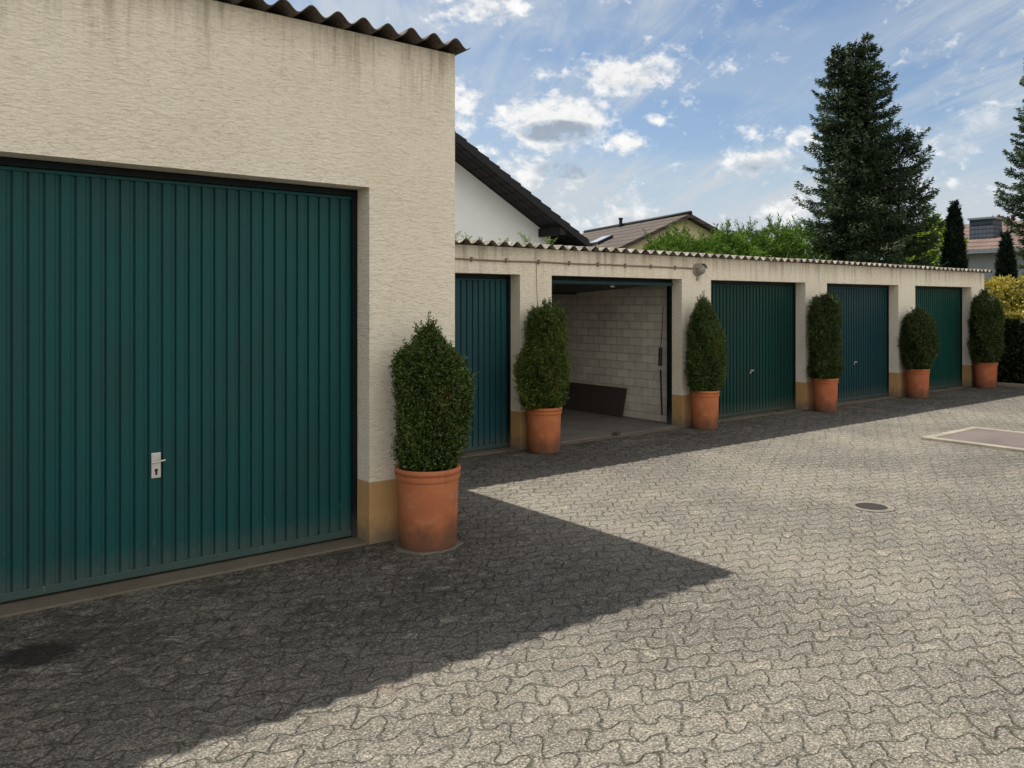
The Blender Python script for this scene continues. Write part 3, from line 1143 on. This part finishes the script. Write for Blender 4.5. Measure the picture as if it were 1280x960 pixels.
def potted(loc, sc, pot_mat, label, crown_args, stem=True):
    t = thing('potted_shrub', loc, label, 'potted plant', 'shrubs in terracotta pots along the garage piers')
    m = MB()
    m.lathe([(r_ * sc[0], z_ * sc[1]) for r_, z_ in POT_PROF], 0, 0, 64)
    po = m.build('terracotta_pot', pot_mat, t, local=True, smooth=True)
    e = po.modifiers.new('edges', 'EDGE_SPLIT')
    e.split_angle = R(50)
    m = MB()
    m.lathe([(0.0, 0.508 * sc[1]), (0.205 * sc[0], 0.503 * sc[1]), (0.212 * sc[0], 0.47 * sc[1])], 0, 0, 24)
    m.build('soil', M['soil'], t, local=True)
    m = MB()
    h_ = 0.5 * sc[1]
    m.tube([(0, 0, h_), (0.01, 0.0, h_ + 0.25), (-0.01, 0.01, h_ + 0.6)], [0.022, 0.018, 0.008], 8)
    m.build('trunk', M['bark'], t, local=True)
    shrub_crown('foliage', t, **crown_args)
    return t


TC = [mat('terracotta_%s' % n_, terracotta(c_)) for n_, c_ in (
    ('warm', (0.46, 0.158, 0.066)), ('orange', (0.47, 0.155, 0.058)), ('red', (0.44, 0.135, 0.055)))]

# crown profiles: height, radius, sideways lean
potted((3.215, YB - 0.262, 0.012), (0.985, 1.05), TC[0], 'egg shaped box bush in a terracotta pot at the tall garage corner, nearest of all',
       dict(prof=[(0.545, 0.17, 0.0), (0.60, 0.215, 0.01), (0.72, 0.245, 0.025), (0.92, 0.268, 0.050), (1.06, 0.276, 0.055), (1.20, 0.262, 0.042), (1.31, 0.238, 0.020), (1.37, 0.205, 0.0), (1.40, 0.16, 0.0), (1.43, 0.11, 0.01), (1.49, 0.07, 0.01), (1.55, 0.010, 0.01)],
            shoots=8200, per=9, ll=0.021, lw=0.012, material=M['box_leaf'], seed=11, shoot_len=0.085, lumpy=0.10, tone_mid=0.42, squash=0.72))
potted((6.33, 7.47, 0.004), (0.90, 0.99), TC[1], 'irregular lopsided yew column in a terracotta pot just left of the open garage',
       dict(prof=[(0.51, 0.19, 0.0), (0.56, 0.26, -0.02), (0.70, 0.30, -0.03), (0.95, 0.305, -0.02), (1.10, 0.29, 0.0), (1.22, 0.25, 0.045), (1.40, 0.225, 0.05), (1.54, 0.215, 0.055), (1.63, 0.20, 0.055), (1.67, 0.15, 0.05), (1.69, 0.02, 0.05)],
            shoots=5200, per=10, ll=0.030, lw=0.010, material=M['yew_light'], seed=22, shoot_len=0.10, lumpy=0.19, tone_mid=0.45, squash=0.75))
potted((9.30, 7.47, 0.004), (0.86, 1.0), TC[1], 'pointed cone of yew in a terracotta pot below the wall lamp',
       dict(prof=[(0.52, 0.20, 0.0), (0.58, 0.25, 0.02), (0.75, 0.28, 0.03), (1.00, 0.295, 0.045), (1.18, 0.285, 0.045), (1.36, 0.255, 0.02), (1.50, 0.19, 0.0), (1.62, 0.14, -0.02), (1.73, 0.085, -0.03), (1.80, 0.01, -0.03)],
            shoots=4600, per=9, ll=0.028, lw=0.010, material=M['box_leaf'], seed=33, shoot_len=0.09, lumpy=0.11, tone_mid=0.44, squash=0.75))
potted((12.37, 7.47, 0.004), (0.86, 1.0), TC[2], 'tall ragged yew column with forked top in a pot before the petrol blue door',
       dict(prof=[(0.52, 0.20, 0.0), (0.58, 0.27, 0.0), (0.74, 0.28, 0.02), (0.86, 0.24, 0.0), (1.05, 0.24, -0.02), (1.25, 0.26, -0.03), (1.45, 0.255, -0.02), (1.62, 0.235, 0.0), (1.75, 0.225, 0.02), (1.83, 0.19, 0.03), (1.87, 0.03, 0.0)],
            shoots=4200, per=9, ll=0.032, lw=0.012, material=M['yew_leaf'], seed=44, shoot_len=0.11, lumpy=0.22, tone_mid=0.42, squash=0.75))
potted((15.50, 7.47, 0.004), (0.88, 1.0), TC[2], 'short rounded bushy yew in a terracotta pot left of the bottle green door',
       dict(prof=[(0.52, 0.20, 0.0), (0.58, 0.27, 0.02), (0.76, 0.33, 0.05), (1.00, 0.36, 0.06), (1.24, 0.35, 0.05), (1.40, 0.29, 0.04), (1.52, 0.19, 0.02), (1.59, 0.06, 0.0), (1.63, 0.01, 0.0)],
            shoots=4200, per=9, ll=0.032, lw=0.012, material=M['yew_leaf'], seed=55, shoot_len=0.11, lumpy=0.15, tone_mid=0.42, squash=0.75))
potted((18.40, 7.45, 0.004), (0.94, 1.0), TC[2], 'straight dense yew column in a terracotta pot closing the far end of the row',
       dict(prof=[(0.52, 0.21, 0.0), (0.58, 0.30, 0.0), (0.74, 0.34, 0.04), (1.00, 0.35, 0.06), (1.25, 0.36, 0.04), (1.50, 0.33, 0.03), (1.70, 0.30, 0.0), (1.83, 0.24, 0.0), (1.90, 0.12, -0.02), (1.95, 0.02, -0.02)],
            shoots=4200, per=9, ll=0.034, lw=0.013, material=M['yew_leaf'], seed=66, shoot_len=0.12, lumpy=0.17, tone_mid=0.40, squash=0.75))

# mortar pad under the nearest pot
pd = MB()
rn = random.Random(5)
pts = []
for i in range(30):
    t = 2 * PI * i / 30
    rr = 0.235 + rn.uniform(-0.016, 0.016)
    pts.append((3.215 + rr * math.cos(t) * 1.12, YB - 0.262 + rr * math.sin(t)))
i0 = len(pd.v)
pd.v += [(x, y, -0.01) for x, y in pts] + [(3.215 + (x - 3.215) * 0.96, YB - 0.262 + (y - YB + 0.262) * 0.96, 0.011) for x, y in pts]
for i in range(30):
    pd.f.append((i, (i + 1) % 30, 30 + (i + 1) % 30, 30 + i))
pd.f.append(tuple(range(30, 60)))
o = pd.build('mortar_pad', M['concrete'])
meta(o, 'thin grey mortar pad on the pavers beneath the nearest terracotta pot', 'pad')


# weeds in the valleys of the low roof
def weed(x, y, z, hgt, n, seed, label):
    rng = np.random.default_rng(seed)
    t = thing('weed_tuft', (x, y, z), label, 'weed', 'weeds on the low corrugated roof')
    Ps, Ds, Ls, Ts = [], [], [], []
    for i in range(n):
        a_ = rng.uniform(0, 2 * PI)
        p = np.array([rng.normal(0, 0.02), rng.normal(0, 0.02), -0.01])
        d = np.array([math.cos(a_) * 0.45, math.sin(a_) * 0.45, 1.0])
        L_ = hgt * rng.uniform(0.5, 1.0) / 4
        tn = rng.uniform(0.2, 0.9)
        for s_ in range(4):
            Ps.append(p.copy()); Ds.append(d.copy()); Ls.append(L_ * 1.15); Ts.append(tn)
            if s_ > 0:
                for _ in range(2):
                    Ps.append(p.copy()); Ds.append(d * 0.5 + rng.normal(0, 0.6, 3)); Ls.append(L_ * 0.9); Ts.append(tn + 0.1)
            p = p + d / np.linalg.norm(d) * L_
            d = d + np.array([math.cos(a_) * 0.18, math.sin(a_) * 0.18, -0.12])
    leaves_mesh('foliage', np.array(Ps), np.array(Ds), np.array(Ls), 0.010, rng, np.array(Ts), M['weed'], t)


for i, (x, hg, n_, lb) in enumerate([
        (5.02, 0.20, 11, 'leafy weed sprouting on the low roof edge, closest to the tall garage wall'),
        (5.20, 0.17, 9, 'weed tuft on the low roof edge, second from the tall garage'),
        (5.40, 0.14, 7, 'small weed on the low roof below the white gable, third from the tall garage'),
        (5.57, 0.09, 5, 'tiny weed on the low roof edge between two taller tufts'),
        (5.92, 0.11, 6, 'thin low weed on the roof edge under the middle of the white gable'),
        (6.28, 0.22, 12, 'tall feathery weed on the low roof in front of the black eaves'),
        (6.62, 0.18, 9, 'single stemmed weed on the low roof under the black roof tip'),
        (7.40, 0.10, 6, 'low weed on the roof edge below the skylight of the far tiled house')]):
    weed(x, YR - 0.02, 2.47, hg, n_, 70 + i, lb)


def litter(x, y, z, r, n, seed, label, sc=0.035):
    rng = np.random.default_rng(seed)
    t = thing('dead_leaf_heap', (x, y, z), label, 'dead leaves', 'withered leaves blown against the doors')
    P = np.stack([rng.normal(0, r, n), rng.normal(0, r * 0.5, n), np.abs(rng.normal(0, r * 0.22, n)) + 0.003], axis=1)
    D = rng.normal(0, 1, (n, 3)) * np.array([1, 1, 0.35])
    leaves_mesh('leaves', P, D, sc * rng.uniform(0.6, 1.3, n), sc * 0.55, rng, rng.random(n), M['dead_leaf'], t)


litter(7.82, YR + 0.02, 0.024, 0.035, 46, 301, 'dark clump of withered leaves on the threshold of the open garage')
litter(11.65, YR + 0.12, 0.014, 0.05, 26, 302, 'few withered leaves at the foot of the very dark green door')
litter(17.30, YR + 0.10, 0.014, 0.05, 24, 303, 'few withered leaves at the foot of the bottle green far door')


# ------------------------------------------------------------------ conifers and hedges
def limb_mesh(parent, name, pts, radii, material):
    m = MB()
    m.tube(pts, radii, 9)
    return m.build(name, material, parent, local=True, smooth=True)


def spruce(loc, stems, label, seed, whorl=0.34, dens=130, prune=None, mate='spruce', spl=0.15, spw=0.040):
    rng = np.random.default_rng(seed)
    t = thing('spruce_tree', loc, label, 'tree')
    tm = MB()
    Ps, Ds, Ls, Ts = [], [], [], []
    for (sx, sy, hgt, prof) in stems:
        zs = np.array([p[0] for p in prof]); rs = np.array([p[1] for p in prof])
        tm.tube([(sx * 0.4, sy * 0.4, 0), (sx * 0.8, sy * 0.8, hgt * 0.35), (sx, sy, hgt * 0.7), (sx, sy, hgt)], [0.15, 0.09, 0.04, 0.008], 8)
        z = 0.9
        while z < hgt - 0.15:
            nb_ = int(rng.integers(7, 11))
            a0 = rng.uniform(0, 6.28)
            for b_ in range(nb_):
                a_ = a0 + 2 * PI * b_ / nb_ + rng.normal(0, 0.18)
                zb = z + rng.uniform(-0.1, 0.1)
                Lb = float(np.interp(zb, zs, rs)) * rng.uniform(0.50, 1.18)
                if prune: Lb *= prune(a_, zb)
                if Lb < 0.08: continue
                k_ = min(1.0, zb / hgt)
                rise = 0.55 * max(0.0, k_ - 0.72) * 3.0 - 0.22 * (1 - k_)
                o_ = np.array([math.cos(a_), math.sin(a_), 0.0])
                sd = np.array([-math.sin(a_), math.cos(a_), 0.0])
                m_ = max(8, int(dens * Lb * (1.0 if Lb > 0.5 else 1.5)))
                tt = rng.random(m_) ** 0.75
                fx = sx * min(1, 0.4 + 0.6 * zb / (hgt * 0.7)); fy = sy * min(1, 0.4 + 0.6 * zb / (hgt * 0.7))
                spread = (0.06 + Lb * 0.26) * np.sin(np.clip(0.12 + tt, 0.05, 1) * PI * 0.86)
                lat = rng.uniform(-1, 1, m_) * spread
                droop = rng.uniform(0.15, 0.5)
                hang = -np.abs(rng.normal(0, 0.055, m_)) * (0.5 + Lb * 0.5)
                zz = zb + Lb * (rise * tt - droop * tt * (1 - tt) + 0.20 * tt ** 3) + hang
                p = np.array([fx, fy, 0.0]) + o_ * (Lb * tt)[:, None] + sd * lat[:, None]
                p[:, 2] = zz
                d = o_ * 0.8 + sd * (np.sign(lat) * 0.6)[:, None] + rng.normal(0, 0.30, (m_, 3))
                d[:, 2] += 0.20 - 0.75 * (rng.random(m_) < 0.35)
                Ps.append(p); Ds.append(d); Ls.append(spl * rng.uniform(0.6, 1.3, m_))
                Ts.append(0.36 + rng.normal(0, 0.16, m_) + rng.normal(0, 0.14) + 0.25 * (tt > 0.85))
            z += whorl * rng.uniform(0.8, 1.2)
        # leader
        for q in range(26):
            zt_ = hgt - 0.55 * rng.random()
            Ps.append(np.array([[sx, sy, zt_]])); Ds.append(np.array([[rng.normal(0, 0.5), rng.normal(0, 0.5), 0.9]])); Ls.append(np.array([spl])); Ts.append(np.array([0.5]))
    tm.build('trunk', M['bark'], t, local=True, smooth=True)
    P, D_, L_, T = map(np.concatenate, (Ps, Ds, Ls, Ts))
    leaves_mesh('crown', P, D_, L_, spw * rng.uniform(0.7, 1.3, len(P)), rng, T, M[mate], t)
    return t


# main tree: several leaders grown into one crown
spruce((23.82, 13.10, 0), [
    (0.10, -0.08, 9.95, [(0.5, 1.75), (3.0, 1.85), (4.6, 1.65), (6.0, 1.15), (7.4, 0.92), (8.6, 0.66), (9.3, 0.36), (9.95, 0.06)]),
    (-0.62, 0.48, 9.60, [(0.5, 1.30), (3.0, 1.20), (5.4, 1.30), (5.8, 0.95), (7.4, 0.72), (8.6, 0.50), (9.2, 0.28), (9.6, 0.06)]),
    (0.85, -0.66, 7.0, [(0.5, 0.9), (3.0, 1.10), (4.4, 1.30), (5.2, 1.05), (6.2, 1.15), (6.7, 0.75), (7.0, 0.35)]),
    (-0.2, 0.15, 9.75, [(1.0, 1.2), (6.5, 0.9), (8.6, 0.55), (9.4, 0.25), (9.75, 0.08)]),
], 'huge broad blue green spruce with several leaders, towering behind the low garages', 7, dens=210, spl=0.12, spw=0.034, whorl=0.28)
spruce((30.35, 10.50, 0), [
    (0, 0, 10.8, [(0.5, 0.6), (3.4, 0.7), (4.2, 0.95), (5.2, 1.30), (6.2, 1.0), (7.0, 1.1), (8.2, 0.7), (9.6, 0.45), (10.8, 0.1)])],
    'grey green spruce cut off by the right edge, beside the house with the slate chimney', 19, dens=240, spl=0.12, spw=0.036, whorl=0.26)


def sprays(name_thing, loc, label, cat, prof, n, material, seed, ll, lw, lumpy=0.12, up=1.0, group=None, tone=0.4, trunk_h=1.0, tips=0, per=6, part='crown', depth=0.16, sq=1.0, tipl=0.35, sl=0.22):
    rng = np.random.default_rng(seed)
    t = thing(name_thing, loc, label, cat, group)
    limb_mesh(t, 'trunk', [(0, 0, 0), (0.01, 0, trunk_h * 0.5), (0, 0.01, trunk_h)], [0.07, 0.05, 0.02], M['bark'])
    rf, cf, z0, z1 = prof_fn(prof)
    ph = rng.uniform(0, 6.28, 4)
    z = z0 + (z1 - z0) * rng.random(n * 3)
    keep = rng.random(len(z)) < (rf(z) + 0.05) / (rf(z).max() + 0.05)
    z = z[keep][:n]
    n = len(z)
    th = rng.uniform(0, 2 * PI, n)
    lp = lump(th, z, ph, 0.45)
    rr = rf(z) * (1 + lumpy * lp) * (1 - np.abs(rng.normal(0, depth, n)))
    B = np.stack([rr * np.cos(th) + cf(z), rr * np.sin(th) * sq, z], axis=1)
    O = np.stack([np.cos(th), np.sin(th), np.zeros(n)], axis=1)
    D = O * 0.7 + np.array([0, 0, up]) + rng.normal(0, 0.35, (n, 3))
    if tips:
        # loose plumes that stand out above the crown
        tz = z1 - 0.5 * (z1 - z0) * rng.random(tips) ** 1.6
        ta = rng.uniform(0, 2 * PI, tips)
        tr_ = rf(tz) * rng.uniform(0.4, 1.05, tips)
        Bt = np.stack([tr_ * np.cos(ta), tr_ * np.sin(ta), tz], axis=1)
        Dt = np.stack([np.cos(ta) * 0.35, np.sin(ta) * 0.35, np.ones(tips)], axis=1) + rng.normal(0, 0.12, (tips, 3))
        Dt /= np.linalg.norm(Dt, axis=1, keepdims=True)
        for s_ in range(7):
            B = np.concatenate([B, Bt + Dt * tipl * s_ / 7])
            D = np.concatenate([D, Dt + rng.normal(0, 0.45 * (1 - s_ / 8), (tips, 3))])
            lp = np.concatenate([lp, rng.normal(0.2, 0.3, tips)])
    n = len(B)
    D /= np.linalg.norm(D, axis=1, keepdims=True)
    st = tone + rng.normal(0, 0.15, n) + 0.16 * lp
    Ps, Ds, Ts = [], [], []
    for k_ in range(per):
        tt = (k_ + 0.5) / per
        q = rng.normal(size=(n, 3))
        q -= D * np.sum(q * D, axis=1, keepdims=True)
        q /= np.linalg.norm(q, axis=1, keepdims=True) + 1e-9
        Ps.append(B + D * (sl * (tt - 0.5)))
        Ds.append(D * 0.9 + q * 0.75)
        Ts.append(st + 0.22 * (tt - 0.5) + rng.normal(0, 0.08, n))
    P, D_, T = np.concatenate(Ps), np.concatenate(Ds), np.concatenate(Ts)
    leaves_mesh(part, P, D_, ll * rng.uniform(0.6, 1.3, len(P)), lw * rng.uniform(0.7, 1.3, len(P)), rng, T, material, t)
    return t


GT = 'thuja trees behind the low garages'
THU = [  # x, height, label
    (16.35, 3.35, 'short feathery thuja before the far tiled roof, leftmost of the green row'),
    (17.05, 3.50, 'thuja with one thin leader rising above the ridge of the far tiled roof'),
    (17.95, 3.35, 'low thuja before the yellow gable of the far tiled house'),
    (18.95, 3.65, 'bushy bright thuja just right of the yellow gable'),
    (20.05, 3.80, 'thuja with a spiky top midway between yellow gable and big spruce'),
    (21.10, 3.95, 'tall thuja second from the left side of the big spruce'),
    (22.40, 4.00, 'thuja touching the left side of the big spruce')]
for i, (x, hg, lb) in enumerate(THU):
    sprays('thuja_tree', (x, 14.45 + 0.15 * math.sin(i * 2.1), 0), lb, 'tree',
           [(0.3, 0.80), (1.6, 1.0), (hg - 1.2, 0.95), (hg - 0.55, 0.82), (hg - 0.1, 0.45), (hg + 0.05, 0.05)], 4600, M['thuja'], 100 + i, 0.11, 0.026, 0.20, 0.9, GT, 0.36, 2.6, 26, 6, tipl=0.36)
# the thin leader
sprays('lime_shrub', (28.6, 13.25, 0), 'bright lime green leafy tree between the big spruce and the dark cypress', 'tree',
       [(0.6, 0.5), (1.8, 0.8), (3.0, 0.98), (3.9, 0.85), (4.35, 0.5), (4.55, 0.15)], 2600, M['lime_leaf'], 131, 0.13, 0.06, 0.16, 0.5, None, 0.5, 2.4, 16, 6, tipl=0.2)
sprays('cypress_tree', (24.94, 10.95, 0), 'slim almost black columnar cypress rising just left of the slate chimney', 'tree',
       [(0.2, 0.24), (1.5, 0.30), (2.8, 0.27), (3.6, 0.20), (4.2, 0.12), (4.5, 0.07), (4.65, 0.02)], 2600, M['cypress'], 141, 0.13, 0.035, 0.10, 2.2, 'dark columnar cypresses', 0.35, 3.0, 10, 6, tipl=0.2, depth=0.10)
sprays('cypress_tree', (26.13, 10.02, 0), 'slim dark columnar cypress right of the slate chimney, above the golden bush', 'tree',
       [(0.2, 0.24), (1.2, 0.28), (2.4, 0.22), (3.0, 0.16), (3.4, 0.10), (3.6, 0.05), (3.70, 0.02)], 2200, M['cypress'], 151, 0.13, 0.035, 0.10, 2.2, 'dark columnar cypresses', 0.35, 2.4, 10, 6, tipl=0.2, depth=0.10)
sprays('gold_bush', (21.25, 8.05, 0), 'rounded golden variegated bush behind the trimmed hedge at the right edge', 'bush',
       [(0.25, 0.7), (0.9, 1.05), (1.5, 1.10), (1.95, 0.95), (2.2, 0.6), (2.36, 0.15)], 2600, M['gold_leaf'], 161, 0.11, 0.055, 0.24, 0.5, None, 0.44, 1.2, 0, 5, sl=0.15)
sprays('gold_bush', (21.65, 6.3, 0), 'second golden variegated bush, nearer the frame edge behind the trimmed hedge', 'bush',
       [(0.25, 0.7), (0.9, 1.0), (1.5, 1.05), (1.9, 0.9), (2.12, 0.6), (2.26, 0.15)], 2200, M['gold_leaf'], 162, 0.11, 0.055, 0.10, 0.5, None, 0.5, 1.2, 0, 5, sl=0.15)
sprays('copper_tree', (43.9, 16.9, 0), 'small copper leaved tree showing behind the slate chimney', 'tree',
       [(1.5, 0.8), (3.0, 1.5), (4.4, 1.6), (5.2, 1.1), (5.75, 0.3)], 1100, M['red_leaf'], 171, 0.20, 0.11, 0.2, 0.4, None, 0.5, 3.2, 18, 5, tipl=0.3)


def trimmed_hedge():
    rng = np.random.default_rng(200)
    t = thing('trimmed_hedge', (19.75, 6.0, 0), 'dark box trimmed hedge with a golden top beyond the kerb at the right', 'hedge')
    n = 15000
    y = rng.uniform(-3.2, 2.0, n)
    f_ = rng.random(n)
    side = f_ < 0.62
    x = np.where(side, -0.38 + np.abs(rng.normal(0, 0.05, n)), rng.uniform(-0.4, 0.5, n))
    z = np.where(side, rng.uniform(0.03, 1.5, n), 1.50 - np.abs(rng.normal(0, 0.035, n)))
    e = rng.random(n) < 0.08
    y = np.where(e & side, 2.0 - np.abs(rng.normal(0, 0.05, n)), y)
    x = np.where(e & side, rng.uniform(-0.4, 0.5, n), x)
    wv = 0.05 * np.sin(y * 5.3) + 0.03 * np.sin(y * 13 + z * 9)
    x = np.where(side, x + wv, x)
    B = np.stack([x, y, z], axis=1)
    D = np.where(side[:, None], np.array([-0.8, 0, 0.5]), np.array([-0.2, 0, 1.0])) + rng.normal(0, 0.5, (n, 3))
    top = (z > 1.40)
    lo = ~top
    tone = 0.35 + rng.normal(0, 0.2, n)
    ev, ef = [], []
    for (x0, x1, y0, y1, z0, z1) in ((-0.30, 0.45, -3.15, 1.93, 0.0, 1.43),):
        ev += [(xx_, yy_, zz_) for zz_ in (z0, z1) for yy_ in (y0, y1) for xx_ in (x0, x1)]
        ef += [(0, 2, 3, 1), (4, 5, 7, 6), (0, 1, 5, 4), (2, 6, 7, 3), (0, 4, 6, 2), (1, 3, 7, 5)]
    leaves_mesh('foliage', B[lo], D[lo], 0.075 * rng.uniform(0.7, 1.3, lo.sum()), 0.04, rng, tone[lo], M['hedge_leaf'], t, (ev, ef, 0.0))
    leaves_mesh('new_growth', B[top], D[top], 0.075 * rng.uniform(0.7, 1.3, top.sum()), 0.04, rng, tone[top] + 0.1, M['gold_leaf'], t)


trimmed_hedge()


# ------------------------------------------------------------------ houses behind
def gable_house():
    t = thing('gabled_house', (7.0, 15.0, 0), 'white rendered gable house with a black tiled roof, just behind the low garages', 'house')
    rx, ex = 7.0, 13.42                       # ridge, eaves
    zt = lambda x: 3.265 + (ex - abs(x - rx) - rx) * 0.546
    m = MB()
    wx = 12.84
    so_ = lambda x: zt(x) - 0.16
    lx = 2 * rx - wx
    i = len(m.v)
    P = [(lx, 0), (wx, 0), (wx, so_(wx)), (rx, so_(rx)), (lx, so_(lx))]
    for y in (15.0, 24.0):
        m.v += [(x, y, z) for x, z in P]
    m.f += [(0, 1, 2, 3, 4), (9, 8, 7, 6, 5)] + [(k_, k_ + 5, (k_ + 1) % 5 + 5, (k_ + 1) % 5) for k_ in range(5)]
    m.build('wall', M['house_white'], t)
    # two roof slabs with overhanging verge
    for sgn in (1, -1):
        m = MB()
        ea = rx + sgn * (ex - rx)
        nstep = 22
        for k_ in range(nstep):                # stepped tile courses, seen at the verge
            xa = rx + (ea - rx) * k_ / nstep
            xb = rx + (ea - rx) * (k_ + 1) / nstep
            za, zb = zt(xa), zt(xb)
            lo_a, lo_b = za - 0.145, zb - 0.145
            m.hexa([(xa, 14.2, lo_a), (xb, 14.2, lo_b), (xa, 24.8, lo_a), (xb, 24.8, lo_b),
                    (xa, 14.2, za - 0.012), (xb, 14.2, zb + 0.022), (xa, 24.8, za - 0.012), (xb, 24.8, zb + 0.022)])
        m.build('roof', M['black_roof'], t)
    for sgn in (1, -1):
        m = MB()
        ea = rx + sgn * (ex - rx)
        za, zb = zt(rx) - 0.03, zt(ea) - 0.03
        m.hexa([(rx, 14.165, za - 0.17), (ea, 14.165, zb - 0.17), (rx, 14.197, za - 0.17), (ea, 14.197, zb - 0.17),
                (rx, 14.165, za), (ea, 14.165, zb), (rx, 14.197, za), (ea, 14.197, zb)])
        m.build('verge_board', M['black_wood'], t)
        # boarded soffit closing the eaves
        m = MB()
        m.box(min(ea - sgn * 0.02, rx + sgn * (wx - rx)), max(ea - sgn * 0.02, rx + sgn * (wx - rx)) , 14.21, 24.7, zt(ea) - 0.30, zt(ea) - 0.22)
        m.build('soffit', M['black_wood'], t)
    for x in (12.62, 9.0, 5.0, 1.38):
        MB().box(x - 0.08, x + 0.08, 14.21, 15.0, zt(x) - 0.36, zt(x) - 0.17).build('purlin', M['black_wood'], t)
    m = MB()
    m.tube([(ex + 0.06, 14.2, zt(ex) - 0.13), (ex + 0.06, 24.8, zt(ex) - 0.13)], 0.065, 10)
    m.build('gutter', M['black_wood'], t, smooth=True)


gable_house()


def oriented_house(name, label, A, B_, pitch, half, zr, wallm, roofm, extra):
    """ridge from A to B_ (B_ is the gable end seen), half = half width of the gable"""
    A, B_ = Vector((*A, 0)), Vector((*B_, 0))
    t = thing(name, (B_.x, B_.y, 0), label, 'house')
    r_ = (A - B_).normalized()                    # away from the seen gable
    g_ = Vector((r_.y, -r_.x, 0))                 # to the right of the ridge
    if g_.x < 0: g_ = -g_
    tn = math.tan(R(pitch))
    Lr = (A - B_).length
    def W(a_, b_, z_): p = B_ + r_ * a_ + g_ * b_; return (p.x, p.y, z_)
    m = MB()
    P = [(-half, 0), (half, 0), (half, zr - half * tn - 0.16), (0, zr - 0.16), (-half, zr - half * tn - 0.16)]
    for a_ in (0.0, Lr):
        m.v += [W(a_, b_, z_) for b_, z_ in P]
    m.f += [(0, 1, 2, 3, 4), (9, 8, 7, 6, 5)] + [(k_, k_ + 5, (k_ + 1) % 5 + 5, (k_ + 1) % 5) for k_ in range(5)]
    m.build('wall', wallm, t)
    m = MB()
    ov = 0.35
    for sgn in (1, -1):
        e_ = sgn * (half + 0.4)
        ze = zr - (half + 0.4) * tn
        m.hexa([W(-ov, 0, zr - 0.15), W(-ov, e_, ze - 0.15), W(Lr + ov, 0, zr - 0.15), W(Lr + ov, e_, ze - 0.15),
                W(-ov, 0, zr), W(-ov, e_, ze), W(Lr + ov, 0, zr), W(Lr + ov, e_, ze)])
    m.build('roof', roofm, t)
    m = MB()
    m.tube([W(-ov, 0, zr + 0.02), W(Lr + ov, 0, zr + 0.02)], 0.09, 8)
    m.build('ridge_tiles', M['black_wood'] if name == 'tiled_house' else roofm, t, smooth=True)
    extra(t, W, tn, zr, Lr)
    return t


def far_extra(t, W, tn, zr, Lr):
    # roof light on the near slope, vent pipe on the ridge
    def on(a_, b_, d=0.0):
        p = W(a_, b_, zr - abs(b_) * tn + d)
        return p
    m = MB()
    a0, a1, b0, b1 = 2.75, 3.65, -2.5, -1.75
    m.hexa([on(a0, b0, 0.01), on(a1, b0, 0.01), on(a0, b1, 0.01), on(a1, b1, 0.01), on(a0, b0, 0.13), on(a1, b0, 0.13), on(a0, b1, 0.13), on(a1, b1, 0.13)])
    f_ = m.build('skylight', M['black_wood'], t)
    m = MB()
    a0, a1, b0, b1 = a0 + 0.07, a1 - 0.07, b0 + 0.07, b1 - 0.07
    m.hexa([on(a0, b0, 0.10), on(a1, b0, 0.10), on(a0, b1, 0.10), on(a1, b1, 0.10), on(a0, b0, 0.15), on(a1, b0, 0.15), on(a0, b1, 0.15), on(a1, b1, 0.15)])
    sub(m.build('pane', M['glass']), f_).matrix_parent_inverse = Matrix.Identity(4)
    m = MB()
    p = Vector(W(5.0, -0.15, zr - 0.1))
    m.tube([p, p + Vector((0, 0, 0.38))], 0.075, 10)
    m.tube([p + Vector((0, 0, 0.36)), p + Vector((0, 0, 0.44))], 0.10, 10)
    m.build('vent_pipe', M['black_wood'], t)


oriented_house('tiled_house', 'far house with brown tiled roof, roof light and a pale yellow gable above the thujas', (27.98, 29.65), (25.51, 21.43), 24, 4.2, 5.30, M['house_yellow'], M['brown_roof'], far_extra)


def chimney_house():
    t = thing('chimney_house', (36.5, 15.0, 0), 'grey rendered house with faded red roof and a slate clad chimney at far right', 'house')
    m = MB()
    m.box(36.6, 46.0, 7.6, 19.2, 0, 3.93)
    m.build('wall', M['house_grey'], t)
    m = MB()
    tn = 0.30
    for (xa, xb) in ((36.2, 41.3), (46.4, 41.3)):
        za, zb = 4.02, 4.02 + 5.1 * tn
        m.hexa([(xa, 7.2, za - 0.12), (xb, 7.2, zb - 0.12), (xa, 19.6, za - 0.12), (xb, 19.6, zb - 0.12),
                (xa, 7.2, za), (xb, 7.2, zb), (xa, 19.6, za), (xb, 19.6, zb)])
    m.build('roof', M['red_roof'], t)
    m = MB()
    m.box(36.06, 36.19, 7.2, 19.6, 3.84, 4.02)
    m.build('gutter', M['metal_grey'], t)
    m = MB()
    m.box(38.0, 38.95, 15.1, 16.05, 4.0, 5.42)
    m.build('chimney', M['slate'], t)
    m = MB()
    m.box(37.94, 39.01, 15.04, 16.11, 5.42, 5.50)
    m.build('chimney_cap', M['metal_grey'], t)


chimney_house()
print('objects', len(bpy.data.objects), 'faces', sum(len(m.polygons) for m in bpy.data.meshes))
